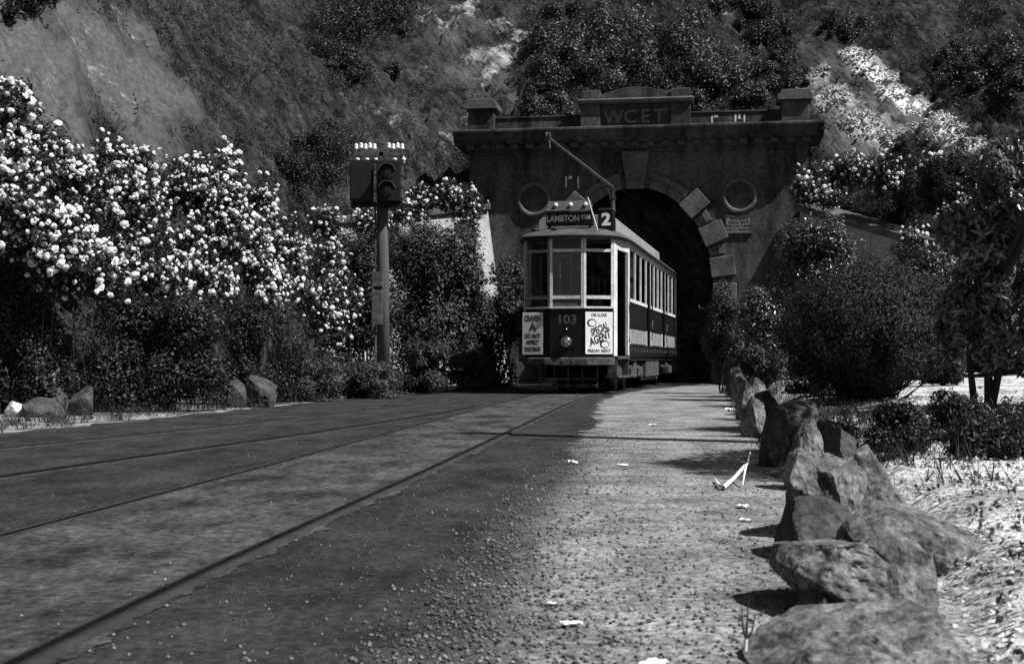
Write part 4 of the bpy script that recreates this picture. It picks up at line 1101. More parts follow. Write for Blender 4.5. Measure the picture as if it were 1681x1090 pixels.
shrub('gorse_bush', 'spiky dark bush above the wall, left of the pale gully', 'gorse bush', (1445, 215, 1525, 330), 35.5, 8000, 0.10, m_needle, seed=46, lumps=14, w=.22, group='gorse on the right bank', base=4.0)
shrub('gorse_bush', 'wider spiky dark bush below the pale gully', 'gorse bush', (1500, 258, 1600, 350), 33.0, 9000, 0.10, m_needle, seed=47, lumps=16, w=.22, group='gorse on the right bank', base=4.0)
GC = 'dark ground-hugging plants behind the rocks'
for k, (bx, Y, lab) in enumerate((((1405, 660, 1545, 790), 7.6, 'dark low plant right behind the big cracked rock'), ((1500, 640, 1640, 775), 8.2, 'dark low mound of plants in the middle of the bed'), ((1610, 650, 1760, 790), 7.8, 'dark low plant at the right edge of the picture'), ((1330, 690, 1420, 760), 8.8, 'dark tuft between two border rocks'), ((1560, 700, 1700, 790), 7.0, 'nearest dark low plant beside the pale litter'))):
    shrub('ground_cover', lab, 'plant', bx, Y, 7000, 0.035, m_leaf_dk, seed=50 + k, lumps=16, group=GC, stems=6, w=.35)
shrub('shrub', 'leafy shrub at the right edge under the gully', 'shrub', (1645, 195, 1800, 420), 24.0, 14000, 0.08, m_leaf_gl, seed=58, lumps=22, group=G2)

shrub('low_shrub', 'low dark shrub under the left side of the domed shrub', 'shrub', (1290, 575, 1420, 668), 14.5, 7000, .05, m_leaf_dk, seed=62, lumps=14, group=G2)
shrub('low_shrub', 'low dark shrub between the domed shrub and the small tree', 'shrub', (1500, 540, 1590, 640), 15.5, 6000, .05, m_leaf_dk, seed=63, lumps=14, group=G2)
shrub('shrub', 'dark shrub far back in the bed behind the small tree', 'shrub', (1560, 420, 1760, 612), 18.0, 10000, .07, m_leaf_dk, seed=64, lumps=16, group=G2)
shrub('shrub', 'dark shrub far back in the bed under the shining-leaved one', 'shrub', (1280, 500, 1470, 640), 19.5, 9000, .06, m_leaf_dk, seed=65, lumps=16, group=G2)
# domed broom shrub: fan of fine stems carrying a cap of needles
def broom():
    r = np.random.default_rng(61)
    c = at(1425, 560, 13.0); gz = ground_z(c.x, c.y)
    root = empty('broom_shrub', (c.x, c.y, gz), 0, 'big dome-shaped dark broom shrub with bare fanning stems', 'shrub', G2)
    Rx, Rz = 0.96, at(1425, 418, 13.0).z - gz
    dirs = []
    while len(dirs) < 520:
        a = r.uniform(0, 2 * math.pi); el = math.acos(r.uniform(0.02, 1.0)) 
        dirs.append((math.sin(el) * math.cos(a), math.sin(el) * math.sin(a), math.cos(el)))
    dirs = np.array(dirs)
    prof = lambda d: np.array([d[0] * Rx, d[1] * Rx * .95, (0.30 + 0.70 * d[2] ** .75) * Rz])
    b = MB(); P = []; O = []
    for d in dirs:
        e = prof(d) * r.uniform(.84, 1.03)
        s = np.array([r.normal(0, .10), r.normal(0, .10), -.05])
        path = [s + (e - s) * t + np.array([0, 0, -.12 * math.sin(math.pi * t)]) * (1 - d[2]) + np.array([d[0], d[1], 0]) * (-.10 * math.sin(math.pi * t)) for t in (0, .35, .7, 1)]
        b.tube([Vector(q) for q in path], [.009, .007, .005, .002], 4, cap=False)
        m = 120
        t = 1 - np.abs(r.normal(0, .30, m)); t = np.clip(t, .12, 1.02)
        q = s + (e - s) * t[:, None] + r.normal(0, .045, (m, 3)); P.append(q); O.append(np.tile(d, (m, 1)) + r.normal(0, .4, (m, 3)))
    b.build('stems', m_bark, root)
    P = np.concatenate(P); O = np.concatenate(O)
    link('foliage', leaf_cloud('foliage', P, O, .045, .28, r=r), m_needle, root)
broom()

# right-hand tree: forked trunk, big loose leaves
def tree():
    r = np.random.default_rng(71)
    c = at(1612, 590, 11.0); gz = ground_z(c.x, c.y)
    root = empty('small_tree', (c.x, c.y, gz), 0, 'small dark broad-leaved tree with forked trunk at the right edge', 'tree')
    tb_ = MB()
    tips = []
    for (px, py, dy, r0) in ((1580, 450, -.1, .045), (1640, 330, 0.1, .055), (1700, 380, -.1, .05)):
        e = at(px, py, 11.0) - Vector((c.x, c.y, gz)); e.y = dy
        base = Vector(((-.05 if px < 1630 else .06), 0, -.1)); mid = base.lerp(e, .4) + Vector((-.03, 0, .06))
        tb_.tube([base, base.lerp(mid, .5), mid, mid.lerp(e, .5), e], [r0 * .75, r0 * .65, r0 * .5, r0 * .35, r0 * .12], 8)
        tips.append(mid); tips.append(e)
    for e in ((3.95, 8.0, 3.3), (4.3, 8.6, 3.3), (4.2, 7.2, 3.5)):      # added limbs carrying the unseen clumps that shade the border
        e = Vector(e) - Vector((c.x, c.y, gz)); s0 = Vector((.05, 0, .9))
        tb_.tube([s0, s0.lerp(e, .3) + Vector((.12, 0, .25)), s0.lerp(e, .65) + Vector((.1, 0, .2)), e], [.034, .03, .022, .008], 7)
    tb_.build('trunk', m_bark, root)
    PP = []; OO = []
    for (x0, y0, x1, y1) in ((1560, 300, 1680, 470), (1590, 210, 1720, 370), (1640, 190, 1800, 420), (1550, 400, 1660, 560), (1640, 380, 1800, 580), (1600, 470, 1720, 610), (1700, 260, 1880, 520), (1720, 330, 1900, 560), (1540, 330, 1640, 450), (1600, 300, 1700, 480), (1560, 480, 1690, 600), (1640, 500, 1790, 625), (1545, 440, 1640, 570), (1580, 520, 1680, 600), (1530, 500, 1610, 590), (1660, 540, 1760, 630)):
        cc = np.array(at((x0 + x1) / 2, (y0 + y1) / 2, 11.0 + r.uniform(-.35, .35)) - Vector((c.x, c.y, gz))); R = np.array([(x1 - x0) / 2, (x1 - x0) / 2, (y1 - y0) / 2]) * 11 / F_PX
        P, o, _, _ = crown(R, 1500, 18, r, 0, None, (.22, .4), (.3, .85)); PP.append(P + cc); OO.append(o)
    for (X, Y, Z, R) in ((3.95, 8.0, 3.3, .75), (4.3, 8.6, 3.3, .8), (4.2, 7.2, 3.5, .7)):  # unseen crown clumps, placed to shade the border rocks
        P, o, _, _ = crown((R, R, R * .7), 2600, 18, r, 0, None, (.22, .4), (.3, .85)); PP.append(P + np.array([X - c.x, Y - c.y, Z - gz])); OO.append(o)
    P = np.concatenate(PP); O = np.concatenate(OO)
    link('crown', leaf_cloud('crown', P, O * .5 + np.array([.2, -.25, .5]) + r.normal(0, .45, P.shape), .095, .40, r=r, droop=.5), LEAF('tree_leaf', .05, .14, rough=.32, spec=.9), root)
tree()

# ------------------------------------------------------------------ scrub on the hill
def hill_shrub(label, box, n, L, mat, seed, w=.5, lumps=18, name='hill_shrub', group='bushes growing on the hillside', thick=.75):
    """bush made of clumps rooted on the slope itself"""
    r = np.random.default_rng(seed)
    x0, y0, x1, y1 = box
    c, _ = hit((x0 + x1) / 2, (y0 + y1) / 2); s = c.y / F_PX
    root = empty(name, tuple(c), 0, label, 'bush', group)
    PP = []; OO = []; ends = []
    size = min(x1 - x0, y1 - y0)
    lumps = int(lumps * 1.6)
    k = 0; off = Vector((seed * 1.3, seed * .7, 0))
    while k < lumps:
        a = r.uniform(0, 2 * math.pi); q = math.sqrt(r.uniform(0, 1)) * 1.12
        if noise.noise(Vector((q * math.cos(a) * 1.7, q * math.sin(a) * 1.7, 0)) + off) + (1 - q) * .8 < .12: continue
        k += 1
        p, nn = hit((x0 + x1) / 2 + q * math.cos(a) * (x1 - x0) / 2, (y0 + y1) / 2 + q * math.sin(a) * (y1 - y0) / 2)
        R = size * s * r.uniform(.07, .27) * (1.15 - .5 * min(q, 1))
        cc = np.array(p) + np.array(nn) * R * thick * r.uniform(.4, 1.1) + np.array([0, 0, R * .3])
        m = int(n / lumps * 1.3)
        d = rdir(m, r); PP.append(cc + d * np.array([1, 1, .9]) * R * (r.uniform(.1, 1.0, (m, 1)) ** .6) * r.choice([1, 1, 1, 1.5], (m, 1))); OO.append(d); ends.append(cc - np.array(c))
    P = np.concatenate(PP); O = np.concatenate(OO)
    link('foliage', leaf_cloud('foliage', P - np.array(c), O * .7 + np.array([0, 0, .5]) + r.normal(0, .45, P.shape), L, w, r=r), mat, root)
    stems_mesh([tuple(e * .8 + np.array([0, .3, -.5])) for e in ends], ends, r, rad=.02).build('stems', m_bark, root)
hill_shrub('large black-looking bush hanging at the top of the hill, left of centre', (515, -60, 705, 130), 22000, .09, m_leaf_dk, 81, lumps=26)
hill_shrub('dark bush in the top left corner of the hill', (-40, -60, 85, 45), 9000, .08, m_leaf_dk, 82)
hill_shrub('round dim bush on the slope above the signal pole', (450, 205, 580, 335), 11000, .07, m_leaf_dk, 83)
hill_shrub('loose leafy scrub above the left end of the portal name panel', (870, 60, 980, 200), 8000, .11, m_leaf_scrub, 84)
hill_shrub('wide leafy scrub behind the left half of the name panel', (880, 20, 1010, 120), 12000, .12, m_leaf_scrub, 79)
hill_shrub('bushy growth tumbling over the right parapet', (1120, 90, 1290, 190), 12000, .10, m_leaf_scrub, 78)
hill_shrub('tall leafy scrub directly above the portal pediment', (950, 15, 1080, 160), 11000, .12, m_leaf_scrub, 85)
hill_shrub('leafy scrub above the right half of the portal', (1060, 30, 1200, 175), 11000, .12, m_leaf_scrub, 86)
hill_shrub('small scrub in the shade behind the pediment', (1000, 95, 1130, 180), 7000, .09, m_leaf_dk, 87)
hill_shrub('dark rounded bush on the hill right of the scrub', (1190, 15, 1300, 100), 8000, .08, m_leaf_dk, 88)
hill_shrub('dim bush low behind the right parapet', (1240, 95, 1340, 160), 6000, .08, m_leaf_dk, 89)
hill_shrub('small bush beside the top of the pale gully', (1355, 25, 1420, 75), 4000, .08, m_leaf_dk, 90)
hill_shrub('small leafy bush in the grass at the upper right', (1540, 75, 1610, 125), 4000, .09, m_leaf_scrub, 91)
hill_shrub('leafy bush at the right edge of the grassy slope', (1600, 70, 1710, 165), 7000, .11, m_leaf_scrub, 92)
hill_shrub('low bush beside the crumbling bank left of the portal', (860, 130, 930, 215), 5000, .09, m_leaf_dk, 93)
hill_shrub('dark patch of scrub at the top edge above the portal', (1130, -40, 1290, 40), 8000, .09, m_leaf_dk, 96)

# uncountable small tussocks that break up the slope
def tussocks(name, label, n, per, seed, mat, L, reg):
    r = np.random.default_rng(seed); PP = []; OO = []
    for k in range(n):
        px, py = reg(r)
        p, nn = hit(px, py)
        if p.z < 1.0 or pale_at(p) > .3 or noise.noise(p * .35) < r.uniform(-.5, .25): continue
        R = r.uniform(.10, .38) * (.6 + p.y / 60)
        d = rdir(per, r); d[:, 2] = np.abs(d[:, 2])
        st_ = np.array([.6 * nn.x, .6 * nn.y, -.55])
        PP.append(np.array(p) + d * R * r.uniform(.3, 1.1, (per, 1)) + st_ * r.uniform(0, 1.6, (per, 1)) * R); OO.append(d)
    P = np.concatenate(PP); O = np.concatenate(OO)
    o = link(name, leaf_cloud(name, P, O + r.normal(0, .5, P.shape), L, .32, r=r, droop=.6), mat); tag(o, label, 'tussocks', kind='stuff')
tussocks('slope_tussocks', 'small dark tussocks dotted over the left slope', 620, 60, 141, m_leaf_dk, .09, lambda r: (r.uniform(0, 900), r.uniform(-20, 420)))
tussocks('scrub_tussocks', 'low leafy scrub scattered over the slope above and right of the portal', 800, 60, 142, m_leaf_scrub, .09, lambda r: (r.uniform(850, 1681), r.uniform(-20, 330)))
# rough grass on the slopes
def hill_grass(name, label, n_tuft, per, region, mat, seed, ln=(.22, .5), wid=.016, drape=.6, clay_max=.45):
    r = np.random.default_rng(seed)
    V0 = HV[:, 1:, :]
    i = r.uniform(2, NT - 4, n_tuft * 4); j = r.uniform(0, 120, n_tuft * 4)
    ii = i.astype(int); jj = j.astype(int); fi = (i - ii)[:, None]; fj = (j - jj)[:, None]
    p = V0[ii, jj] * (1 - fi) * (1 - fj) + V0[ii + 1, jj] * fi * (1 - fj) + V0[ii, jj + 1] * (1 - fi) * fj + V0[ii + 1, jj + 1] * fi * fj
    nrm = unit(np.cross(V0[ii + 1, jj] - V0[ii, jj], V0[ii, jj + 1] - V0[ii, jj])); nrm[nrm[:, 2] < 0] *= -1
    cl = clay.reshape(NT, W_)[ii, jj + 1]
    px = 840.5 + F_PX * p[:, 0] / np.maximum(p[:, 1], .1)
    pn = np.array([noise.noise(Vector(q) * .55) for q in p])
    ok = (p[:, 1] > 9) & (px > -150) & (px < 1850) & region(p) & (cl + r.uniform(-.25, .25, len(p)) < clay_max) & (pn > r.uniform(-.6, .15, len(p)))
    p = p[ok][:n_tuft]; nrm = nrm[ok][:n_tuft]
    m = len(p)
    p = np.repeat(p, per, 0) + r.normal(0, .07, (m * per, 3)); nrm = np.repeat(nrm, per, 0)
    k = len(p)
    down = np.array([0, 0, -1.0]) - nrm * (-nrm[:, 2:3]); down = unit(down)
    d = unit(nrm * .55 + down * drape + r.normal(0, .35, (k, 3)) + np.array([0, 0, .35 * (1 - drape)]))
    L = r.uniform(*ln, k)[:, None]; side = unit(np.cross(d, r.normal(size=(k, 3)))) * wid * .5
    mid = p + d * L * .55; tip = p + d * L + np.array([0, 0, -.3]) * L * drape
    V = np.stack([p - side, p + side, mid + side * .8, tip, mid - side * .8], 1).reshape(-1, 3)
    q = np.arange(k)[:, None] * 5
    F = np.concatenate([q + np.array([[0, 1, 2]]), q + np.array([[0, 2, 4]]), q + np.array([[4, 2, 3]])])
    o = link(name, np_mesh(name, V, F), mat); tag(o, label, 'grass', kind='stuff')
hill_grass('dry_grass', 'rough dry grass hanging down the left slope', 5000, 7, lambda p: p[:, 0] < 1.0, m_grass, 101, ln=(.22, .55), wid=.016, clay_max=.3)
hill_grass('hill_grass', 'fine dark grass covering the slope above and right of the portal', 6500, 8, lambda p: p[:, 0] >= 0.5, m_grass_dk, 102, ln=(.18, .42), drape=.15, clay_max=.4)

# broken clay and stones lying in the bare gullies
def rubble(name, label, n, seed):
    r = np.random.default_rng(seed)
    V0 = HV[:, 1:, :]; pl = pale.reshape(NT, W_)[:, 1:]
    ii, jj = np.where((pl > .40) & (V0[:, :, 0] > 6)); k = r.integers(0, len(ii), n)
    p = V0[ii[k], jj[k]] + r.normal(0, .12, (n, 3)) * np.array([1, 1, .3])
    s = .012 + .075 * r.random(n) ** 4
    base = rdir(8, r)
    from itertools import combinations
    hull = [(0, 1, 2)]
    bm = bmesh.new(); [bm.verts.new(v) for v in base]; res = bmesh.ops.convex_hull(bm, input=bm.verts); bm.verts.index_update()
    Ft = np.array([[v.index for v in f.verts] for f in bm.faces]); B0 = np.array([tuple(v.co) for v in bm.verts]); bm.free()
    B = B0[None] * r.uniform(.55, 1.3, (n, len(B0), 3)) * s[:, None, None]
    a = r.uniform(0, 6.28, n); c, s_ = np.cos(a)[:, None], np.sin(a)[:, None]
    V = np.stack([B[:, :, 0] * c - B[:, :, 1] * s_, B[:, :, 0] * s_ + B[:, :, 1] * c, B[:, :, 2]], 2) + p[:, None, :]
    F = (np.arange(n)[:, None, None] * len(B0) + Ft[None]).reshape(-1, 3)
    o = link(name, np_mesh(name, V.reshape(-1, 3), F), MAT('clay_clod', .25, .6, scale=1.2, rough=.95, island=.25, spec=.1)); tag(o, label, 'rubble', kind='stuff')
rubble('gully_rubble', 'broken clay and stones lying in the pale gully on the right of the hill', 9000, 161)
def clods(name, label, n, seed):
    r = np.random.default_rng(seed)
    V0 = HV[:, 1:, :]; cl_ = clay.reshape(NT, W_)[:, 1:]
    px = 840.5 + F_PX * V0[:, :, 0] / np.maximum(V0[:, :, 1], 1)
    pz = CAM_H + .30 * V0[:, :, 1]
    ii, jj = np.where((px > -60) & (px < 1750) & (V0[:, :, 2] < pz) & (V0[:, :, 1] > 14)); k = r.integers(0, len(ii), n)
    p = V0[ii[k], jj[k]] + r.normal(0, .10, (n, 3)) * np.array([1, 1, .4])
    keep = np.array([noise.noise(Vector(q) * .9) + .6 * noise.noise(Vector(q) * 2.7) for q in p]) > r.uniform(-.35, .45, n)
    keep &= cl_[ii[k], jj[k]] < r.uniform(.1, .6, n)
    p = p[keep]; n = len(p); dn = unit(np.stack([-p[:, 0] * 0 + np.where(p[:, 0] < 0, .55, -.1), np.full(n, -.35), np.full(n, -.8)], 1))
    P = np.repeat(p, 5, 0) + np.repeat(dn, 5, 0) * r.uniform(-.22, .22, (n * 5, 1)) + r.normal(0, .035, (n * 5, 3))
    nr = np.repeat(np.stack([np.where(p[:, 0] < 0, .5, .0), np.full(n, -.5), np.full(n, .6)], 1), 5, 0) + r.normal(0, .7, (n * 5, 3))
    o = link(name, leaf_cloud(name, P, nr, .095, .45, r=r, fold=.3, droop=1.6), MAT('dry_tuft', .008, .095, scale=.9, rough=.9, island=.75, spec=.1, coords='World')); tag(o, label, 'tufts', kind='stuff')
clods('slope_tufts', 'withered tufts and crumbled earth streaking down the whole hillside', 26000, 171)
# ------------------------------------------------------------------ rocks
def rock(label, box, Y, seed, mat, group, depth=1.0, rotz=0.0, cuts=13, tilt=0.0, sharp=.66, rough=.055, sink=.15, holes=0.0, flat=None):
    x0, y0, x1, y1 = box
    c = at((x0 + x1) / 2, (y0 + y1) / 2, Y); rx = (x1 - x0) / 2 * Y / F_PX; rz = (y1 - y0) / 2 * Y / F_PX
    r = random.Random(seed)
    bm = bmesh.new(); bmesh.ops.create_icosphere(bm, subdivisions=5, radius=1.0)
    planes = []
    for k in range(cuts):
        v = Vector((r.gauss(0, 1), r.gauss(0, 1), r.gauss(0, 1) * .8 + .15)).normalized(); planes.append((v, r.uniform(sharp - .14, sharp + .14)))
    if flat: planes.append((Vector((flat[0], flat[1], 1)).normalized(), flat[2]))
    off = Vector((seed * 3.1, seed * 1.7, seed * .9))
    for v in bm.verts:
        p = v.co.copy()
        for n_, d_ in planes:
            e = p.dot(n_) - d_
            if e > 0: p -= n_ * e * .98
        q = p * 1.9 + off
        p += v.normal * (rough * .8 * noise.fractal(q * .7, 1.0, 2.0, 3) + rough * .45 * noise.fractal(q * 2.6, .8, 2.0, 4) - rough * .8 * max(0, .16 - abs(noise.noise(q * 1.5))) * 2 + rough * .25 * noise.fractal(q * 9, .7, 2.0, 3))
        if holes:
            h = noise.noise(q * 2.1 + Vector((9, 2, 4)))
            if h > .12: p -= v.normal * holes * min(1, (h - .12) * 6)
        v.co = p
    lo = [min(v.co[k] for v in bm.verts) for k in range(3)]; hi = [max(v.co[k] for v in bm.verts) for k in range(3)]
    for v in bm.verts:
        v.co = Vector([((v.co[k] - (lo[k] + hi[k]) / 2) / ((hi[k] - lo[k]) / 2)) * s for k, s in enumerate((rx * 1.06, rx * depth * 1.25, rz + sink / 2))])
    for v in bm.verts: v.co.z -= sink / 2
    me = bpy.data.meshes.new('rock'); bm.to_mesh(me); bm.free()
    me.polygons.foreach_set('use_smooth', [True] * len(me.polygons))
    try: me.set_sharp_from_angle(angle=math.radians(24))
    except Exception: pass
    o = link('rock', me, mat, None, tuple(c), (0, tilt, 0)); tag(o, label, 'rock', group)
    return o
GR = 'rough rocks bordering the path'
rock('nearest rock, only its sloping top showing at the bottom edge', (1225, 1000, 1580, 1260), 3.15, 1, m_rock, GR, depth=.8, sharp=.7, flat=(-.12, -.2, .3))
rock('squarish rock second from the bottom, with a flat front face', (1375, 878, 1540, 1060), 3.8, 2, m_rock, GR, depth=1.0, sharp=.58, rough=.05)
rock('lobe-shaped rock jutting over the shadow on the path', (1275, 880, 1425, 1005), 3.8, 3, m_rock, GR, depth=1.7, rough=.06, sink=.0, sharp=.6)
rock('stone under the jutting lobe-shaped rock, coloured dark like the shade there', (1290, 940, 1400, 1085), 3.7, 23, m_rock_dk, GR, depth=2.4)  # shade under the overhang is put into the dark rock colour
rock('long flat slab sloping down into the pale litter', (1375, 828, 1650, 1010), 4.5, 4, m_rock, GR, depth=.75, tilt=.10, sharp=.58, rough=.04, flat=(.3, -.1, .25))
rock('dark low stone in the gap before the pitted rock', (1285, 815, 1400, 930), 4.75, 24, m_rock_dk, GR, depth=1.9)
rock('large pitted rock with dark hollows', (1280, 738, 1425, 915), 5.5, 45, m_rock, GR, depth=1.5, holes=.09, rough=.07, sharp=.56)
rock('large smooth-faced boulder leaning on the pitted rock', (1365, 728, 1505, 895), 5.85, 46, m_rock, GR, depth=1.2, sharp=.55, rough=.04)
rock('pale rounded rock in the middle of the border', (1286, 688, 1354, 785), 7.3, 7, m_rock, GR, depth=1.2)
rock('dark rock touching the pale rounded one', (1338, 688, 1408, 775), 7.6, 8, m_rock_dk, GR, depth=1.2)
rock('tall rock below the overhanging tree, coloured dark to match its shade', (1244, 668, 1294, 762), 8.9, 9, m_rock_dk, GR, depth=1.3)  # dark rock colour stands in for the tree's shade
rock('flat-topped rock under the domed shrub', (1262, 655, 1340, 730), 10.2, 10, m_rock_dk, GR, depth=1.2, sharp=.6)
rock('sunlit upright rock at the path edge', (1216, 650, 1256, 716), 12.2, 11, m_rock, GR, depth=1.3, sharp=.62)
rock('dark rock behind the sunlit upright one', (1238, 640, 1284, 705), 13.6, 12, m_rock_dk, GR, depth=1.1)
rock('narrow rock in the far part of the border', (1208, 622, 1240, 690), 15.6, 13, m_rock, GR, depth=1.2)
rock('wide low rock in the far part of the border', (1222, 618, 1262, 676), 17.0, 14, m_rock, GR, depth=1.2)
rock('small pale rock third from the tunnel mouth', (1202, 612, 1232, 666), 19.5, 15, m_rock, GR, depth=1.2)
rock('small rock second from the tunnel mouth', (1200, 606, 1226, 658), 22.5, 16, m_rock, GR, depth=1.2)
rock('smallest rock, closest to the tunnel mouth', (1194, 602, 1218, 650), 26.0, 17, m_rock_dk, GR, depth=1.3)
GL = 'rocks on the left verge'
rock('small white stone at the left edge of the picture', (10, 658, 42, 686), 16.6, 31, m_rock_lt, GL, sharp=.65)
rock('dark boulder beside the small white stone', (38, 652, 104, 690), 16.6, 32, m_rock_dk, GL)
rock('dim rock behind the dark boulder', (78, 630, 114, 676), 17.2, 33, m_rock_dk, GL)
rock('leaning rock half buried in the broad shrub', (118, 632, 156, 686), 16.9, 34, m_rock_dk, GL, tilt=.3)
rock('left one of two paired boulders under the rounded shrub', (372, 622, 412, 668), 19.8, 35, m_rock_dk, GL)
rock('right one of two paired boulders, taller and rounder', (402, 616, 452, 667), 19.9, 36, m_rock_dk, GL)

# ------------------------------------------------------------------ loose stones, litter
def pebbles(name, label, n, region, seed, smin, smax, mat):
    r = np.random.default_rng(seed)
    X, Y = region(r, n)
    s = smin + (smax - smin) * r.random(len(X)) ** 3.2
    base = np.array([(1, 0, 0), (-.5, .85, 0), (-.5, -.85, 0), (.1, .1, .75), (-.1, .1, -.4), (.45, .75, .25), (-.95, 0, .2), (.4, -.8, .3)])
    Ft = np.array([(0, 5, 3), (5, 1, 3), (1, 6, 3), (6, 2, 3), (2, 7, 3), (7, 0, 3), (0, 4, 5), (5, 4, 1), (1, 4, 6), (6, 4, 2), (2, 4, 7), (7, 4, 0)])
    k = len(X); a = r.uniform(0, 2 * math.pi, k)
    B = np.tile(base, (k, 1, 1)) * r.uniform(.6, 1.3, (k, 8, 3)) * s[:, None, None]
    c, s_ = np.cos(a)[:, None], np.sin(a)[:, None]
    V = np.stack([B[:, :, 0] * c - B[:, :, 1] * s_ + X[:, None], B[:, :, 0] * s_ + B[:, :, 1] * c + Y[:, None], B[:, :, 2] + (s * .25)[:, None] + .003], 2).reshape(-1, 3)
    F = (np.arange(k)[:, None, None] * 8 + Ft[None]).reshape(-1, 3)
    o = link(name, np_mesh(name, V, F), mat); tag(o, label, 'gravel', kind='stuff')
def reg_path(r, n):
    Y = 2.6 / (1 - r.random(n) * (1 - 2.6 / 17.0))
    a = np.array([interp(EDGE_R, y) for y in Y]); c = np.array([interp(ROCKLINE, y) for y in Y])
    return a + (c + .1 - a) * r.random(n), Y
def reg_edge(r, n):
    Y = 2.6 / (1 - r.random(n) * (1 - 2.6 / 14.0))
    a = np.array([interp(EDGE_R, y) for y in Y])
    return a + np.abs(r.normal(0, .30, n)) - .07 + r.normal(0, .05, n), Y
def reg_road(r, n):
    Y = 2.6 / (1 - r.random(n) * (1 - 2.6 / 16.0))
    a = np.array([interp(EDGE_R, y) for y in Y])
    return a - np.abs(r.normal(0, 1.3, n)), Y
pebbles('path_gravel', 'loose gravel strewn over the footpath', 9000, reg_path, 111, .0015, .010, m_pebble)
pebbles('edge_gravel', 'coarser dark gravel along the edge of the seal', 7000, reg_edge, 112, .0015, .011, MAT('dark_pebble', .035, .18, scale=3, rough=.95, island=.7, spec=.1))
pebbles('road_grit', 'sparse grit on the tar seal', 1200, reg_road, 113, .003, .009, m_pebble)
r = np.random.default_rng(121)
n = 22000
Yb = 2.4 + 11 * r.random(n) ** 1.4; Xb = np.array([interp(ROCKLINE, y) for y in Yb]) + .25 + 4.2 * r.random(n)
P = np.stack([Xb, Yb, np.array([ground_z(x, y) for x, y in zip(Xb, Yb)]) + r.uniform(.004, .03, n)], 1)
o = link('leaf_litter', leaf_cloud('leaf_litter', P, np.array([0, 0, 1.0]) + r.normal(0, .45, P.shape), .028, .5, r=r), m_deadleaf); tag(o, 'pale dead leaves scattered over the bed behind the rocks', 'leaf litter', kind='stuff')
def reg_bed(r, n):
    Y = 2.6 / (1 - r.random(n) * (1 - 2.6 / 9.0)); return np.array([interp(ROCKLINE, y) for y in Y]) + .35 + 2.6 * r.random(n), Y
def bed_clods():
    r = np.random.default_rng(151); X, Y = reg_bed(r, 1500); n = len(X)
    P = np.stack([X, Y, np.array([ground_z(x, y) for x, y in zip(X, Y)]) + .012], 1)
    P = np.repeat(P, 5, 0) + r.normal(0, .018, (n * 5, 3)) * np.array([1, 1, .5])
    o = link('bed_debris', leaf_cloud('bed_debris', P, np.array([0, 0, 1.0]) + r.normal(0, .8, P.shape), .028, .6, r=r), m_leaf_md); tag(o, 'dark weeds and clods dotted over the pale bed', 'weeds', kind='stuff')
bed_clods()
# tufts of verge grass on the left edge and between the rocks
def verge_grass(name, label, XY, seed, ln, mat, lean=.4):
    r = np.random.default_rng(seed); per = 10
    p = np.array([(x, y, ground_z(x, y)) for x, y in XY]); p = np.repeat(p, per, 0) + r.normal(0, .04, (len(p) * per, 3)) * np.array([1, 1, 0])
    k = len(p); d = unit(np.array([0, 0, 1.0]) + r.normal(0, lean, (k, 3))); L = r.uniform(*ln, k)[:, None]; side = unit(np.cross(d, r.normal(size=(k, 3)))) * .004
    V = np.stack([p - side, p + side, p + d * L + r.normal(0, .02, (k, 3))], 1).reshape(-1, 3); F = np.arange(k * 3).reshape(-1, 3)
    o = link(name, np_mesh(name, V, F), mat); tag(o, label, 'grass', kind='stuff')
rr = random.Random(5)
verge_grass('verge_grass', 'short grass along the left road verge', [(interp(EDGE_L, y) - rr.uniform(.1, 1.5), y) for y in [rr.uniform(12, 34) for _ in range(700)]], 131, (.05, .2), m_grass_dk)
verge_grass('border_grass', 'thin grass between the border rocks', [(interp(ROCKLINE, y) + rr.uniform(-.1, .9), y) for y in [rr.uniform(6, 30) for _ in range(500)]], 132, (.06, .22), m_grass_dk)

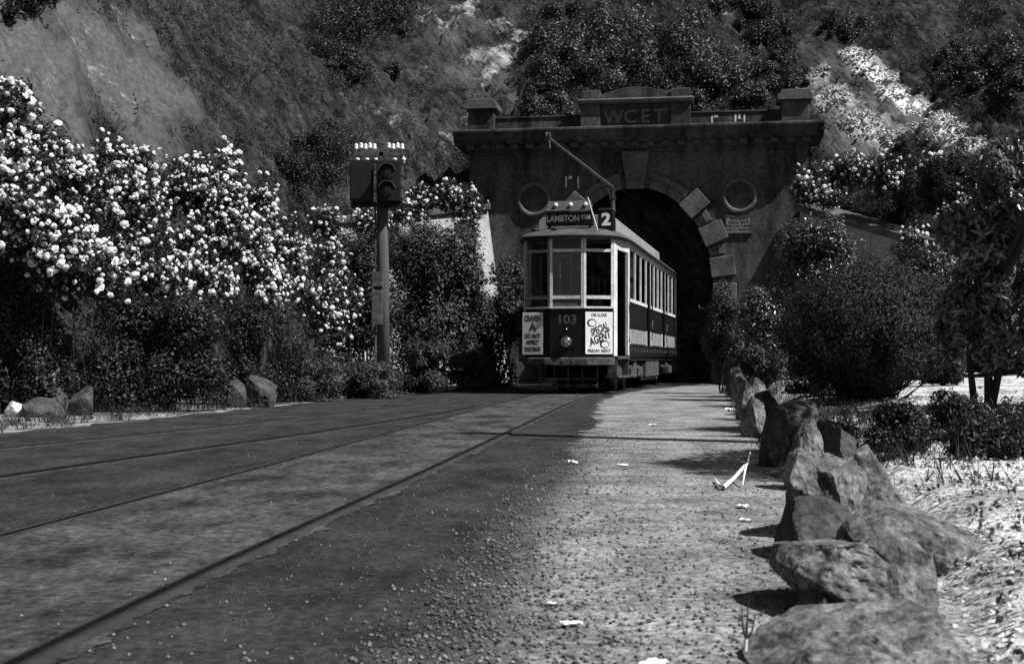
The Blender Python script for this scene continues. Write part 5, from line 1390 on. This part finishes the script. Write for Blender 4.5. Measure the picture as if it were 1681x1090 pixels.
# forked white stick
c = at(1185, 798, 7.7); c.z = 0.012
st_ = MB()
def gp(px, py): Y = F_PX * (CAM_H - .02) / (py - HOR); return Vector(((px - 840.5) * Y / F_PX, Y, .02))
o0 = gp(1188, 800)
st_.tube([gp(1174, 786) - o0, gp(1180, 796) - o0, Vector((0, 0, 0)), gp(1205, 793) - o0 + Vector((0, 0, .03)), gp(1222, 786) - o0 + Vector((.02, 0, .10)), gp(1226, 790) - o0 + Vector((.02, 0, .17))], [.005, .009, .013, .011, .009, .004], 7)
st_.tube([gp(1219, 788) - o0 + Vector((.02, 0, .09)), gp(1219, 796) - o0], [.008, .003], 6)
s_o = st_.build('dry_stick', m_whitewash, None, tuple(o0)); tag(s_o, 'white forked dry stick lying on the path beside the rocks', 'stick')
# dry stalk by the nearest rock
o0 = gp(1222, 1068); o0.z = 0
rt = empty('dry_stalk', tuple(o0), 0, 'dry plant stalk standing in the shadow at the bottom edge', 'plant')
MB().tube([(0, 0, 0), (0.004, .0, .05)], [.006, .005], 6).build('pale_base', m_whitewash, rt)
for dx, h in ((.012, .15), (-.006, .13), (.03, .11)):
    MB().tube([(0.004, 0, .05), (dx * .6, .0, h * .6), (dx, .01, h)], [.004, .003, .001], 5).build('blade', m_grass, rt)
# scraps of paper
scr = [(1075, 1084, .07, 'white paper scrap at the bottom edge of the path'), (1246, 1070, .035, 'small white chip beside the dry stalk'), (938, 1018, .06, 'crumpled paper scrap on the near gravel'), (906, 984, .035, 'small crumpled paper left of the larger crumpled one'), (1220, 828, .075, 'pale paper scrap near the rock shadows'), (1222, 849, .05, 'smaller pale scrap below another near the rock shadows'), (940, 757, .09, 'flat pale scrap at the edge of the seal'), (1022, 761, .07, 'flat pale scrap in the middle of the path'), (1072, 697, .10, 'far pale scrap beyond the pole shadow'), (1198, 672, .16, 'farthest pale scrap at the foot of the rocks')]
for k, (px, py, s, lab) in enumerate(scr):
    q = gp(px, py); r = random.Random(k + 400)
    vs = []; fs = []; nn = 5
    for i in range(nn):
        for j in range(nn):
            vs.append(((i / 4 - .5) * s * r.uniform(.85, 1.1), (j / 4 - .5) * s * .7 * r.uniform(.8, 1.1), s * (.03 + r.uniform(0, .22))))
    for i in range(nn - 1):
        for j in range(nn - 1): fs.append((i * nn + j, (i + 1) * nn + j, (i + 1) * nn + j + 1, i * nn + j + 1))
    me = bpy.data.meshes.new('paper_scrap'); me.from_pydata(vs, [], fs)
    so = bpy.data.objects.new('paper_scrap', me); me.materials.append(m_paper)
    sol = so.modifiers.new('thickness', 'SOLIDIFY'); sol.thickness = .002
    so.location = (q.x, q.y, .006); so.rotation_euler = (0, 0, r.uniform(0, 3)); COL.objects.link(so)
    tag(so, lab, 'paper scrap', 'litter on the path')
